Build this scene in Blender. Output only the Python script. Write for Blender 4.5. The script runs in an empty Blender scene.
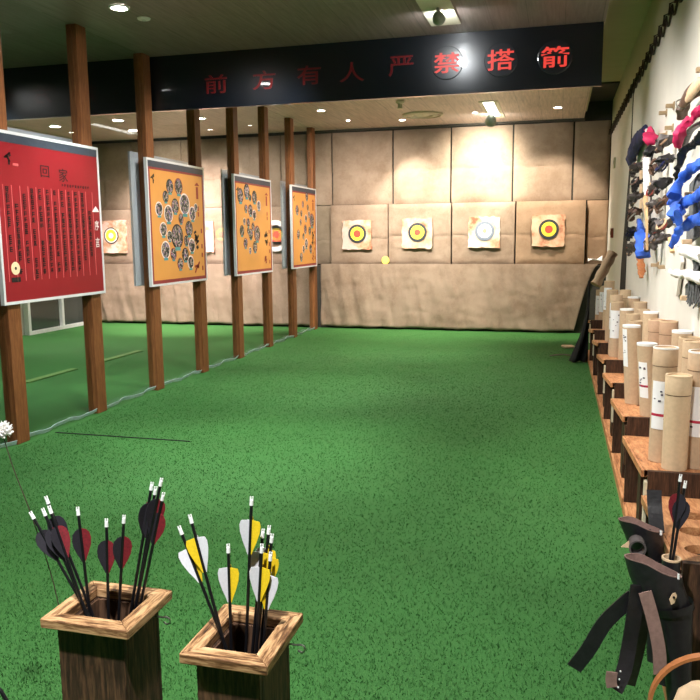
import bpy, bmesh, math, random
import numpy as np
from mathutils import Vector, Matrix, noise
random.seed(7)
PI = math.pi
C = bpy.context.scene
COL = C.collection

# ------------------------------------------------------------------ camera
FPX, YAW, PIT, ROLL, EYE = 762.04, .266, .1469, -.0093, 1.55
_cy, _sy = math.cos(YAW), math.sin(YAW)
FW = Vector((-_sy*math.cos(PIT), _cy*math.cos(PIT), -math.sin(PIT)))
RT = Vector((_cy, _sy, 0)); UP = RT.cross(FW)
R2 = math.cos(ROLL)*RT + math.sin(ROLL)*UP
U2 = -math.sin(ROLL)*RT + math.cos(ROLL)*UP
O = Vector((0, 0, EYE))
def at(u, v, ax, val):
    d = FW + (u-350)/FPX*R2 - (v-350)/FPX*U2
    k = 'xyz'.index(ax)
    return O + d*((val-O[k])/d[k])
def at_size(u, v, w, D):
    d = FW + (u-350)/FPX*R2 - (v-350)/FPX*U2
    return O + d*(FPX*D/w)
cam = bpy.data.cameras.new('camera'); co = bpy.data.objects.new('camera', cam); COL.objects.link(co)
cam.sensor_fit = 'HORIZONTAL'; cam.sensor_width = 36; cam.lens = 36*FPX/700
M = Matrix((R2, U2, -FW)).transposed().to_4x4(); M.translation = O
co.matrix_world = M; cam.clip_start = .05; cam.clip_end = 100
C.camera = co

# ------------------------------------------------------------------ materials
class NT:
    def __init__(s, name):
        s.m = bpy.data.materials.new(name); s.m.use_nodes = True
        s.t = s.m.node_tree; s.n = s.t.nodes; s.l = s.t.links
        s.b = s.n['Principled BSDF']; s.out = s.n['Material Output']
    def new(s, ty, **kw):
        n = s.n.new(ty)
        for k, v in kw.items():
            if k in n.inputs.keys(): n.inputs[k].default_value = v
            else: setattr(n, k, v)
        return n
    def link(s, a, b): s.l.new(a, b)
    def coord(s, scale=(1, 1, 1), src='Object'):
        tc = s.new('ShaderNodeTexCoord'); mp = s.new('ShaderNodeMapping')
        mp.inputs['Scale'].default_value = scale
        s.link(tc.outputs[src], mp.inputs[0]); return mp.outputs[0]
    def noise(s, vec, scale=5, detail=3, rough=.5, dist=0):
        n = s.new('ShaderNodeTexNoise'); n.inputs['Scale'].default_value = scale
        n.inputs['Detail'].default_value = detail; n.inputs['Roughness'].default_value = rough
        n.inputs['Distortion'].default_value = dist; s.link(vec, n.inputs['Vector']); return n.outputs[0]
    def ramp(s, fac, stops):
        r = s.new('ShaderNodeValToRGB'); e = r.color_ramp.elements
        while len(e) < len(stops): e.new(.5)
        for i, (p, c) in enumerate(stops):
            e[i].position = p; e[i].color = (*c, 1)
        s.link(fac, r.inputs[0]); return r.outputs[0]
    def mix(s, f, a, b, mode='MIX'):
        n = s.new('ShaderNodeMix', data_type='RGBA', blend_type=mode)
        for val, idx in ((f, 0), (a, 6), (b, 7)):
            if isinstance(val, (int, float)): n.inputs[idx].default_value = val
            elif isinstance(val, tuple): n.inputs[idx].default_value = (*val, 1)
            else: s.link(val, n.inputs[idx])
        return n.outputs[2]
    def bump(s, h, strength=.3, dist=.01):
        b = s.new('ShaderNodeBump'); b.inputs['Strength'].default_value = strength
        b.inputs['Distance'].default_value = dist; s.link(h, b.inputs['Height'])
        s.link(b.outputs[0], s.b.inputs['Normal'])
    def col(s, c):
        if isinstance(c, tuple): s.b.inputs['Base Color'].default_value = (*c, 1)
        else: s.link(c, s.b.inputs['Base Color'])
    def rough(s, r): s.b.inputs['Roughness'].default_value = r

def plain(name, c, rough=.6, metal=0, var=.12, scale=30, bump=0, spec=.5, coat=0):
    t = NT(name); t.b.inputs['Coat Weight'].default_value = coat; t.b.inputs['Coat Roughness'].default_value = .03; v = t.coord()
    n = t.noise(v, scale, 3)
    lo = tuple(x*(1-var) for x in c); hi = tuple(min(1, x*(1+var)) for x in c)
    t.col(t.ramp(n, [(.3, lo), (.7, hi)])); t.rough(rough); t.b.inputs['Metallic'].default_value = metal
    t.b.inputs['Specular IOR Level'].default_value = spec
    if bump: t.bump(n, bump, .003)
    return t.m
def wood(name, stops, axis='z', stretch=14, scale=6, rough=.6, bump=.25, src='Object'):
    t = NT(name); s = [stretch]*3; s['xyz'.index(axis)] = 1
    v = t.coord(tuple(s), src)
    n1 = t.noise(v, scale, 6, .65, .4)
    n2 = t.noise(v, scale*3.5, 4, .6)
    f = t.mix(.35, n1, n2)
    t.col(t.ramp(f, stops)); t.rough(rough); t.bump(f, bump, .002)
    t.b.inputs['Specular IOR Level'].default_value = .3
    return t.m
def emis(name, c, s):
    t = NT(name); t.col((0, 0, 0)); t.b.inputs['Emission Color'].default_value = (*c, 1)
    t.b.inputs['Emission Strength'].default_value = s; return t.m

def turf_mat(name, blade=False):
    t = NT(name); v = t.coord()
    n = t.noise(v, 210 if not blade else 120, 3, .6)
    big = t.noise(v, 1.3, 3, .6)
    c = t.ramp(n, [(.28, (.024, .098, .022)), (.5, (.034, .126, .029)), (.66, (.072, .20, .052)), (.8, (.12, .28, .09))])
    c2 = t.mix(t.ramp(big, [(.35, (0, 0, 0)), (.7, (1, 1, 1))]), c, t.mix(.35, c, (.05, .20, .045)))
    t.col(c2); t.rough(.75); t.b.inputs['Specular IOR Level'].default_value = .2
    if not blade: t.bump(n, .4, .006)
    return t.m
def burlap(name, lo, hi, stain=.5):
    t = NT(name); v = t.coord()
    w1 = t.new('ShaderNodeTexWave', wave_type='BANDS', bands_direction='X'); w1.inputs['Scale'].default_value = 60
    w2 = t.new('ShaderNodeTexWave', wave_type='BANDS', bands_direction='Z'); w2.inputs['Scale'].default_value = 60
    for w in (w1, w2): t.link(v, w.inputs['Vector']); w.inputs['Distortion'].default_value = 1.5
    wv = t.mix(.5, w1.outputs[0], w2.outputs[0])
    big = t.noise(v, 2.2, 5, .65)
    fine = t.noise(v, 45, 4, .7)
    c = t.ramp(big, [(.3, lo), (.7, hi)])
    c = t.mix(.35, c, t.mix(fine, lo, hi))
    c = t.mix(.22, c, wv, 'MULTIPLY'); st = t.noise(v, 1.8, 6, .75); c = t.mix(1, c, t.ramp(st, [(.32, (.76, .72, .68)), (.55, (1, 1, 1))]), 'MULTIPLY')
    t.col(c); t.rough(.95); t.b.inputs['Specular IOR Level'].default_value = .1
    t.bump(t.mix(.6, wv, t.noise(v, 9, 4, .6)), .6, .02)
    return t.m
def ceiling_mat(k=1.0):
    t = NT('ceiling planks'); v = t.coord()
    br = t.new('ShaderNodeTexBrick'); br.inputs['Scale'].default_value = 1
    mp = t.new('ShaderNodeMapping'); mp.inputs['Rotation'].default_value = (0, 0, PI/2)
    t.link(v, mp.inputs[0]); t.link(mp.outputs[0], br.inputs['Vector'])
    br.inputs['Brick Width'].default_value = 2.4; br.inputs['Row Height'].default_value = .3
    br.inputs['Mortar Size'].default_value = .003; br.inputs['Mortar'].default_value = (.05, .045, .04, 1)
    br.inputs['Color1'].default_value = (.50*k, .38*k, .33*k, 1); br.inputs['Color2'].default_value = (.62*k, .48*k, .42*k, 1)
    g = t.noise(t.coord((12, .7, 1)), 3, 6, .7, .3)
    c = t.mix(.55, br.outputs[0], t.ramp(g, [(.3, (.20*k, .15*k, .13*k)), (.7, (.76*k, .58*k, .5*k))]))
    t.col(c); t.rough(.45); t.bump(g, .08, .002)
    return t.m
def glass_mat():
    t = NT('partition glass')
    tr = t.new('ShaderNodeBsdfTransparent'); tr.inputs[0].default_value = (.965, .985, .98, 1)
    gl = t.new('ShaderNodeBsdfGlossy'); gl.inputs['Roughness'].default_value = .0
    fr = t.new('ShaderNodeLayerWeight'); fr.inputs[0].default_value = .5
    pw = t.new('ShaderNodeMath', operation='POWER'); pw.inputs[1].default_value = 5; t.link(fr.outputs['Facing'], pw.inputs[0])
    ad = t.new('ShaderNodeMath', operation='MULTIPLY_ADD'); ad.inputs[1].default_value = .9; ad.inputs[2].default_value = .04; t.link(pw.outputs[0], ad.inputs[0])
    mx = t.new('ShaderNodeMixShader'); t.link(ad.outputs[0], mx.inputs[0])
    t.link(tr.outputs[0], mx.inputs[1]); t.link(gl.outputs[0], mx.inputs[2]); t.link(mx.outputs[0], t.out.inputs[0])
    return t.m
def target_paper(seed, base):
    # torn, scorched target sheet
    t = NT('target paper %d' % seed); v = t.coord()
    mp = t.new('ShaderNodeMapping'); mp.inputs['Location'].default_value = (seed*3.1, 0, seed*1.7)
    t.link(v, mp.inputs[0])
    n = t.noise(mp.outputs[0], 4, 5, .6)
    t.col(t.ramp(n, [(.32, (.30, .09, .045)), (.44, (.55, .30, .18)), (.52, base), (.7, tuple(min(1, b*1.2) for b in base))])); t.rough(.9)
    return t.m
def photo_mat():
    t = NT('printed snapshots'); v = t.coord()
    n = t.noise(v, 26, 1, .5)
    t.col(t.ramp(n, [(.40, (.008, .010, .012)), (.47, (.02, .03, .03)), (.52, (.10, .14, .06)), (.56, (.60, .56, .55)), (.60, (.28, .04, .03)), (.66, (.08, .10, .28))]))
    t.rough(.4); return t.m

MT = dict(
    turf=turf_mat('green turf'), blade=turf_mat('turf blades', True),
    burlap=burlap('burlap', (.30, .215, .155), (.47, .355, .265)),
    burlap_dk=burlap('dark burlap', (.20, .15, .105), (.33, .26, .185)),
    burlap_or=burlap('warm lit burlap', (.34, .22, .14), (.52, .36, .24)),  # warm light on the right blocks put into the burlap colour
    ceil=ceiling_mat(), ceil_shade=ceiling_mat(.45), glass=glass_mat(),  # front copy: same planks darkened, shade put into the colour
    post=wood('stained post wood', [(.3, (.075, .026, .010)), (.5, (.20, .073, .025)), (.72, (.34, .14, .05))], 'z', 16, 5, .5),
    char=wood('charred wood', [(.34, (.010, .006, .004)), (.48, (.05, .026, .016)), (.60, (.13, .065, .035)), (.75, (.28, .15, .07))], 'z', 10, 5, .6, .5),
    charx=wood('charred cross wood', [(.34, (.010, .006, .004)), (.5, (.045, .022, .013)), (.65, (.10, .048, .025)), (.8, (.2, .10, .045))], 'z', 12, 7, .6, .5),
    rimx=wood('scorched pine along x', [(.34, (.02, .009, .005)), (.45, (.16, .075, .03)), (.54, (.46, .27, .13)), (.72, (.68, .47, .27))], 'x', 9, 7, .6, .4),
    rimy=wood('scorched pine along y', [(.34, (.02, .009, .005)), (.45, (.16, .075, .03)), (.54, (.46, .27, .13)), (.72, (.68, .47, .27))], 'y', 9, 7, .6, .4),
    inner=wood('box inside wood', [(.3, (.03, .016, .01)), (.55, (.10, .052, .03)), (.8, (.22, .12, .065))], 'z', 9, 5, .7),
    rack=wood('orange rack wood', [(.32, (.10, .035, .014)), (.45, (.42, .17, .07)), (.6, (.62, .32, .15)), (.8, (.75, .48, .27))], 'y', 8, 5, .5),
    raw=plain('pale sawn edge', (.62, .55, .40), .8, 0, .15, 20),
    tan=plain('kraft cardboard', (.50, .36, .235), .8, 0, .07, 60),
    tan2=plain('pale kraft cardboard', (.60, .45, .29), .8, 0, .06, 60),
    tan3=plain('brown kraft cardboard', (.44, .28, .18), .8, 0, .07, 60),
    label=plain('white paper label', (.82, .83, .86), .6, 0, .02),
    print_=plain('dark label print', (.06, .05, .09), .6), redp=plain('red label print', (.45, .02, .06), .6),
    seam=plain('cap seam', (.16, .10, .06), .9),
    navy=plain('glossy navy acrylic', (.0015, .0035, .008), .30, 0, .1, 3, 0, .6, .7),
    disc=plain('smoky halo acrylic', (.014, .016, .022), .3, 0, .1, 3, 0, .5, .6),
    chr_dim=plain('red sign letters', (.15, .010, .012), .35),
    wall=plain('painted wall', (.46, .43, .36), .8, 0, .04, 3),
    panel=plain('pale wall panel', (.68, .65, .60), .75, 0, .03, 4),
    olive=plain('olive cove paint', (.42, .40, .24), .8, 0, .05, 3),
    dark=plain('dark backing and shade', (.035, .032, .024), .8),  # shade of the far cove put into the colour; also plain backing
    white=plain('white plastic', (.8, .8, .8), .4, 0, .02), silver=plain('silver frame', (.66, .67, .68), .35, .1, .03),
    cream=plain('cream metal', (.62, .58, .44), .5, 0, .03),
    steel=plain('dull steel', (.5, .5, .48), .3, 1, .05),
    blk=plain('black shaft', (.006, .006, .008), .35), blkf=plain('black feather', (.010, .008, .016), .8, 0, .3, 200),
    redf=plain('dark red feather', (.17, .006, .014), .7, 0, .3, 200), whf=plain('white feather', (.72, .72, .80), .7, 0, .05, 200),
    yelf=plain('yellow feather', (.80, .56, .01), .7, 0, .08, 200), nock=plain('white nock', (.85, .87, .88), .3, 0, .02),
    leather=plain('black leather', (.012, .011, .014), .38, 0, .3, 60, .3), leathb=plain('brown leather', (.11, .055, .035), .55, 0, .25, 60, .3),
    lining=plain('rosy brown suede', (.24, .145, .125), .85, 0, .15, 80), leatho=plain('orange leather', (.42, .15, .05), .5, 0, .15, 60),
    grapl=plain('grey brown leather', (.09, .075, .075), .6, 0, .2, 60), tab=plain('tan leather tab', (.66, .47, .30), .6),
    bluec=plain('bright blue cloth', (.02, .10, .55), .7, 0, .5, 12, .4), navyc=plain('navy cloth', (.010, .016, .085), .8, 0, .4, 12, .4),
    pink=plain('pink ribbon', (.55, .015, .10), .6, 0, .3, 12), fur=plain('white fleece', (.86, .84, .82), .95, 0, .06, 40, 1),
    greyc=plain('grey felt', (.12, .125, .13), .9, 0, .4, 70, .5), dkc=plain('black cloth', (.008, .008, .009), .9, 0, .3, 20),
    peg=plain('wooden peg', (.42, .30, .18), .7), bone=plain('light wood stick', (.58, .38, .2), .6),
    red=plain('poster red', (.25, .008, .014), .4, 0, .05, 3), orange=plain('poster orange', (.66, .29, .065), .45, 0, .06, 3),
    border=plain('poster border red', (.26, .03, .03), .45), band=plain('poster top band', (.035, .045, .065), .4),
    ink=plain('black ink', (.012, .008, .008), .5), inkred=plain('red ink', (.30, .03, .02), .5), rule=plain('pale red rule', (.62, .12, .12), .5),
    teal=plain('teal ribbon print', (.08, .30, .30), .5), wink=plain('white ink', (.8, .7, .68), .5), ivory=plain('ivory print', (.75, .58, .36), .5),
    photo=photo_mat(), backb=plain('grey board back', (.36, .37, .41), .6, 0, .06, 4),
    film=plain('pale blue plastic film', (.45, .58, .60), .35), yell=plain('yellow foam', (.85, .62, .12), .7),
    trb=plain('target black ring', (.02, .025, .03), .6), trby=plain('target yellow ring', (.85, .68, .05), .6), trr=plain('target red centre', (.62, .06, .03), .6),
    trw=plain('target white ring', (.85, .85, .82), .6), trg=plain('target grey ring', (.16, .19, .24), .6),
    basket=plain('brown wicker', (.16, .12, .075), .9, 0, .4, 60, .6), redsw=plain('red alarm plastic', (.25, .03, .02), .5),
    tape=plain('faded yellow tape', (.13, .24, .06), .7), darkglass=plain('dark cabinet glass', (.04, .05, .05), .1),
    lampgrey=plain('grey green lamp', (.22, .25, .2), .4), cord=plain('dark brown cord', (.035, .018, .012), .8),
)
EM = dict(lamp=emis('lamp glow', (1, .96, .9), 60), spot=emis('spot glow', (.93, .97, 1), 160), hot=emis('wash light glow', (1, .97, .85), 140),
          panel=emis('lit fixture tray', (1, .97, .88), 3.5), small=emis('small lamp glow', (1, .9, .78), 22), red=emis('emissive red letters', (1, .07, .05), .42))  # sign letters: weak red emission on the last three

# ------------------------------------------------------------------ mesh helpers
class MB:
    def __init__(s): s.bm = bmesh.new(); s.mats = []; s.cur = 0
    def mat(s, m):
        if m not in s.mats: s.mats.append(m)
        s.cur = s.mats.index(m); return s
    def face(s, vs):
        try: f = s.bm.faces.new(vs); f.material_index = s.cur; return f
        except ValueError: return None
    def box(s, c, size, rz=0, rx=0, ry=0):
        R = Matrix.Rotation(rz, 3, 'Z') @ Matrix.Rotation(ry, 3, 'Y') @ Matrix.Rotation(rx, 3, 'X')
        c = Vector(c); h = [x/2 for x in size]
        v = [s.bm.verts.new(c + R @ Vector((x*h[0], y*h[1], z*h[2]))) for x in (-1, 1) for y in (-1, 1) for z in (-1, 1)]
        for f in ((0, 1, 3, 2), (4, 6, 7, 5), (0, 4, 5, 1), (2, 3, 7, 6), (0, 2, 6, 4), (1, 5, 7, 3)): s.face([v[i] for i in f])
        return s
    def span(s, a, b):
        return s.box([(a[i]+b[i])/2 for i in range(3)], [abs(b[i]-a[i]) for i in range(3)])
    def rings(s, rings, cap0=True, cap1=True, closed=True):
        R = [[s.bm.verts.new(p) for p in r] for r in rings]; n = len(R[0])
        for a, b in zip(R, R[1:]):
            for i in range(n if closed else n-1): s.face([a[i], a[(i+1) % n], b[(i+1) % n], b[i]])
        if cap0: s.face(R[0][::-1])
        if cap1: s.face(R[-1])
        return s
    def tube(s, pts, rad, n=8, flat=1.0, ref=(0, 0, 1), cap=True):
        pts = [Vector(p) for p in pts]
        if not isinstance(rad, (list, tuple)): rad = [rad]*len(pts)
        if len(rad) != len(pts):
            src = rad; rad = []
            for i in range(len(pts)):
                q = i/(len(pts)-1)*(len(src)-1); k = min(int(q), len(src)-2); rad.append(src[k]+(src[k+1]-src[k])*(q-k))
        rs = []
        for i, p in enumerate(pts):
            d = (pts[min(i+1, len(pts)-1)]-pts[max(i-1, 0)]).normalized()
            r = Vector(ref)
            if abs(d.dot(r)) > .95: r = Vector((1, 0, 0)) if abs(d.x) < .9 else Vector((0, 1, 0))
            a = d.cross(r).normalized(); b = a.cross(d)
            rs.append([p + rad[i]*(math.cos(t)*a + flat*math.sin(t)*b) for t in [2*PI*k/n for k in range(n)]])
        return s.rings(rs, cap, cap)
    def lathe(s, c, prof, n=20, cap0=True, cap1=True, axis='z'):
        c = Vector(c); rs = []
        for r, z in prof:
            ring = []
            for k in range(n):
                t = 2*PI*k/n
                ring.append(c + (Vector((r*math.cos(t), r*math.sin(t), z)) if axis == 'z' else Vector((r*math.cos(t), z, r*math.sin(t))) if axis == 'y' else Vector((z, r*math.cos(t), r*math.sin(t)))))
            rs.append(ring)
        return s.rings(rs, cap0, cap1)
    def band(s, pts, wdir, width, th=.004):
        """flat strap following pts; wdir gives the direction across the strap"""
        pts = [Vector(p) for p in pts]; rs = []
        for i, p in enumerate(pts):
            d = (pts[min(i+1, len(pts)-1)]-pts[max(i-1, 0)]).normalized()
            w = Vector(wdir[i] if isinstance(wdir, list) else wdir); w = (w - d*w.dot(d)).normalized(); nn = d.cross(w)
            ww = width[i] if isinstance(width, (list, tuple)) else width
            rs.append([p+w*ww/2+nn*th/2, p-w*ww/2+nn*th/2, p-w*ww/2-nn*th/2, p+w*ww/2-nn*th/2])
        return s.rings(rs)
    def prism(s, poly, d):
        d = Vector(d); return s.rings([[Vector(p) for p in poly], [Vector(p)+d for p in poly]])
    def build(s, name, mat=None, parent=None, smooth=False, bevel=0, loc=None):
        me = bpy.data.meshes.new(name)
        bmesh.ops.recalc_face_normals(s.bm, faces=s.bm.faces)
        if loc is not None: bmesh.ops.translate(s.bm, verts=s.bm.verts, vec=-Vector(loc))
        s.bm.to_mesh(me); s.bm.free()
        for m in (s.mats or [mat]): me.materials.append(m)
        if smooth:
            for p in me.polygons: p.use_smooth = True
        o = bpy.data.objects.new(name, me); COL.objects.link(o)
        if loc is not None: o.location = loc
        if parent is not None: o.parent = parent
        if bevel:
            b = o.modifiers.new('bevel', 'BEVEL'); b.width = bevel; b.segments = 2; b.limit_method = 'ANGLE'
        if smooth:
            me.set_sharp_from_angle(angle=math.radians(40))
        return o
def smoothpts(pts, n=6):
    P = [Vector(p) for p in pts]; out = []
    for i in range(len(P)-1):
        p0, p1, p2, p3 = P[max(i-1, 0)], P[i], P[i+1], P[min(i+2, len(P)-1)]
        for k in range(n):
            t = k/n
            out.append(.5*((2*p1)+(-p0+p2)*t+(2*p0-5*p1+4*p2-p3)*t*t+(-p0+3*p1-3*p2+p3)*t**3))
    return out+[P[-1]]
def tag(o, label=None, cat=None, group=None, kind=None):
    if label: o['label'] = label
    if cat: o['category'] = cat
    if group: o['group'] = group
    if kind: o['kind'] = kind
    return o
def thing(name, label, cat, loc=(0, 0, 0), group=None):
    o = bpy.data.objects.new(name, None); COL.objects.link(o); o.location = loc; o.empty_display_size = .05
    return tag(o, label, cat, group)
def part(mb, name, mat, root, **kw):
    """link a mesh made in world coordinates as a child of root (which sits at root.location)"""
    o = mb.build(name, mat, None, **kw)
    o.parent = root; o.location = Vector(o.location) - Vector(root.location)
    return o
def sub(o, parent):
    o.parent = parent; o.location = (0, 0, 0); return o
def struct(mb, name, mat=None, **kw): return tag(mb.build(name, mat, **kw), kind='structure')
def text_mb(mb, body, center, w, h, xdir, ydir, depth, off=.0):
    """real lettering: font outlines turned to mesh, fitted into a w x h rectangle"""
    cu = bpy.data.curves.new('t', 'FONT'); cu.body = body; cu.size = 1; cu.extrude = 0; cu.offset = off
    cu.align_x = 'LEFT'
    ob = bpy.data.objects.new('t', cu); COL.objects.link(ob)
    dg = bpy.context.evaluated_depsgraph_get(); me = bpy.data.meshes.new_from_object(ob.evaluated_get(dg))
    bpy.data.objects.remove(ob); bpy.data.curves.remove(cu)
    if not me.vertices: return
    xs = [v.co.x for v in me.vertices]; ys = [v.co.y for v in me.vertices]
    x0, x1, y0, y1 = min(xs), max(xs), min(ys), max(ys)
    X = Vector(xdir); Y = Vector(ydir); N = X.cross(Y).normalized(); c = Vector(center)
    fr = []; bk = []
    for v in me.vertices:
        p = c + X*(((v.co.x-x0)/(x1-x0)-.5)*w) + Y*(((v.co.y-y0)/(y1-y0)-.5)*h)
        fr.append(mb.bm.verts.new(p+N*depth)); bk.append(mb.bm.verts.new(p))
    cnt = {}
    for p in me.polygons:
        vs = list(p.vertices); mb.face([fr[i] for i in vs])
        for a, b in zip(vs, vs[1:]+vs[:1]): cnt[(a, b)] = 1
    for (a, b) in list(cnt):
        if (b, a) not in cnt: mb.face([fr[a], fr[b], bk[b], bk[a]])
    bpy.data.meshes.remove(me)

HC = 3.339; YB = 12.83; XW = .745; XP = -4.0; XL = -8.45; YN = -3.2
# ------------------------------------------------------------------ setting
struct(MB().span((XL-.1, YN, -.1), (XW+.1, YB+.1, 0)), 'floor', MT['turf'])
struct(MB().mat(MT['ceil_shade']).span((XL-.1, YN, HC), (.325, 7.14, HC+.1)).mat(MT['ceil']).span((XL-.1, 7.14, HC), (.325, YB-.12, HC+.1)), 'ceiling')
struct(MB().span((.325, YN, 3.62), (XW+.1, 11.4, 3.72)), 'trim_1', MT['olive'])
struct(MB().span((.325, 11.4, 3.60), (XW+.1, YB+.1, 3.72)), 'trim_2', MT['dark'])  # far cove ceiling, its shade painted dark
struct(MB().span((.325, YN, HC+.1), (.365, YB-.12, 3.62)), 'trim_3', MT['olive'])
struct(MB().span((XL-.1, YB, 0), (XW+.1, YB+.1, 3.6)), 'wall_back', MT['dark'])
w = MB().mat(MT['wall']).span((XW, YN, 0), (XW+.1, YB, 3.1)); w.mat(MT['olive']).span((XW, YN, 3.1), (XW+.1, YB, 3.62))
struct(w, 'wall_right')
struct(MB().span((XL-.1, YN, 0), (XL, YB, HC)), 'wall_left', MT['wall'])
struct(MB().span((XL, YN-.1, 0), (XW, YN, HC)), 'wall_front', MT['wall'])
# wall cladding: pale sheets with a joint between them
a = MB().span((XW-.018, 9.06, 0), (XW, 12.5, 3.06)); tag(a.build('wall_cladding', MT['panel']), 'narrow grey wall panel beyond the dark vertical joint, near the target wall', 'wall cladding')
a = MB().span((XW-.018, 2.4, 0), (XW, 8.93, 3.06)); tag(a.build('wall_cladding', MT['panel']), 'long pale wall panel behind the cardboard tubes and hanging gear', 'wall cladding')
struct(MB().prism([(XW-.021, y, z) for y, z in ((8.93, 0), (8.93, 3.04), (9.0, 3.04), (9.06, 2.3), (9.62, 1.2), (9.75, .5), (9.75, 0))], (.02, 0, 0)), 'trim_4', MT['dkc'])  # dark wedge standing in for the shadow at the joint
struct(MB().span((XP-.03, YB-.14, 3.31), (.34, YB-.001, 3.339)), 'trim_5', MT['dark'])

# near turf blades: real blades, thinning out with distance
def blades():
    rng = np.random.default_rng(3); N = 200000
    y = 1.1+11.2*rng.random(N)**2.0; xl = np.maximum(-3.9, -.95*y-.3); x = xl+(0.38-xl)*rng.random(N)
    ang = rng.random(N)*2*PI; hh = (.006+.010*rng.random(N))*np.clip(1.15-y/12, .1, 1); wd = (.0014+.0012*rng.random(N))*(1+.12*y)
    la = rng.random(N)*2*PI; ln = .012*rng.random(N)
    V = np.empty((N, 3, 3)); V[:, 0] = np.stack([x-np.cos(ang)*wd, y-np.sin(ang)*wd, np.zeros(N)], 1)
    V[:, 1] = np.stack([x+np.cos(ang)*wd, y+np.sin(ang)*wd, np.zeros(N)], 1)
    V[:, 2] = np.stack([x+np.cos(la)*ln, y+np.sin(la)*ln, hh], 1)
    me = bpy.data.meshes.new('turf_blades'); me.vertices.add(N*3); me.vertices.foreach_set('co', V.ravel())
    me.loops.add(N*3); me.loops.foreach_set('vertex_index', np.arange(N*3, dtype=np.int32))
    me.polygons.add(N); me.polygons.foreach_set('loop_start', np.arange(0, N*3, 3, dtype=np.int32))
    me.update(calc_edges=True); me.materials.append(MT['blade'])
    o = bpy.data.objects.new('turf_blades', me); COL.objects.link(o)
    tag(o, 'short green artificial grass blades covering the floor', 'grass', kind='stuff')
blades()
struct(MB().box((-3.3, 5.19, .003), (1.2, .012, .006)), 'trim_6', MT['dkc'])   # turf seam

# ------------------------------------------------------------------ target wall
def padded(x0, x1, z0, z1, y0, y1, amp=.012, seed=0):
    """upholstered block: rounded edges, slightly uneven front"""
    mb = MB(); nx, nz = 18, 40; g = {}; cr = .45+.1*noise.noise(Vector((x0*3, z0, seed)))
    for i in range(nx+1):
        for j in range(nz+1):
            u, v = i/nx, j/nz; x = x0+(x1-x0)*u; z = z0+(z1-z0)*v
            e = min(u, 1-u, v, 1-v); d = .03*(1-min(1, e*9))**2
            k = noise.noise(Vector((x*2.3+seed, z*2.3, seed)))*amp
            fold = .014*math.exp(-((v-cr-.012*math.sin(u*7+seed)-.008*math.sin(u*17))/.018)**2)+.006*noise.noise(Vector((x*9, z*14, seed)))
            g[i, j] = mb.bm.verts.new((x, y0+d+k+fold, z))
    for i in range(nx):
        for j in range(nz): mb.face([g[i, j], g[i+1, j], g[i+1, j+1], g[i, j+1]])
    ring = [g[i, 0] for i in range(nx+1)]+[g[nx, j] for j in range(1, nz+1)]+[g[i, nz] for i in range(nx-1, -1, -1)]+[g[0, j] for j in range(nz-1, 0, -1)]
    back = [mb.bm.verts.new((v.co.x, y1, v.co.z)) for v in ring]
    n = len(ring)
    for i in range(n): mb.face([ring[i], back[i], back[(i+1) % n], ring[(i+1) % n]])
    mb.face(back); return mb
pw_t = thing('wall_padding', 'upper burlap covered padding of the target wall, above the target blocks', 'wall padding', (-3.8, 12.8, 2.1))
ux = [-8.42, -7.6, -6.6, -5.6, -4.7, -3.77, -2.71, -1.74, -.745, .185, .74]
for i in range(len(ux)-1):
    o = padded(ux[i]+.013, ux[i+1]-.013, 2.10, 3.30, 12.755, 12.829, .012, i)
    part(o, 'burlap_panel', MT['burlap'], pw_t, smooth=True)
lx = [(-8.42, -7.30, 12.64), (-7.28, -5.45, 12.64), (-5.43, -4.14, 12.64), (-4.12, -3.79, 12.76), (-3.765, -2.775, 12.62), (-2.755, -1.715, 12.62), (-1.69, -.69, 12.62), (-.665, .395, 12.60), (.42, .74, 12.76)]
names_l = ['leftmost in the left lane', 'middle in the left lane', 'behind the white ringed target in the left lane', 'narrow recessed behind the end post', 'behind leftmost target of main lane',
           'behind second target of main lane', 'greenish behind the faded pale target', 'orange lit behind rightmost target', 'narrow recessed in the right corner']
for i, (a, b, y) in enumerate(lx):
    o = padded(a, b, 1.09, 2.09, y, 12.829, .01, 20+i)
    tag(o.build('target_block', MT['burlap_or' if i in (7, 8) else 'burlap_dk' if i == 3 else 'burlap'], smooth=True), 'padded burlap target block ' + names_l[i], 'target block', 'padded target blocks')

def curtain(x0, x1, label, seed, xr_bot=None):
    mb = MB(); nx = int((x1-x0)*34); nz = 26; g = {}
    for i in range(nx+1):
        for j in range(nz+2):
            u = i/nx; v = min(1, j/nz); x = x0+(x1-x0)*u
            z = .035+(1.10-.035)*v
            if xr_bot is not None: x += (xr_bot-x1)*max(0, (u-.80)/.20)**1.2*(1-v)**.7
            f = .05*noise.noise(Vector((x*2.4+seed, z*.35, 3)))+.05*noise.noise(Vector((x*6+z*1.0+seed, z*.8, 9)))+.022*noise.noise(Vector((x*15+z*3+seed, z*3, 1)))+.012*noise.noise(Vector((x*3+seed, z*14, 1)))
            y = 12.565+f*(.35+.65*min(1, (1-v)*3)) - .03*(1-v)
            if j == 0: z += .02*noise.noise(Vector((x*3, seed, 0)))
            if j == nz+1: y = 12.62; z = 1.085+.006
            g[i, j] = mb.bm.verts.new((x, y, z))
    for i in range(nx):
        for j in range(nz+1): mb.face([g[i, j], g[i+1, j], g[i+1, j+1], g[i, j+1]])
    o = mb.build('burlap_curtain', MT['burlap'], smooth=True)
    s = o.modifiers.new('thick', 'SOLIDIFY'); s.thickness = .006
    return tag(o, label, 'curtain')
curtain(-3.93, .60, 'wrinkled burlap cloth hanging under the four targets of the main lane', 0, .27)
curtain(XL+.02, -4.07, 'wrinkled burlap cloth hanging under the targets behind the glass partition', 11)
struct(MB().span((XL, 12.64, 0), (XW-.02, 12.829, 1.07)), 'trim_7', MT['dark'])

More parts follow.
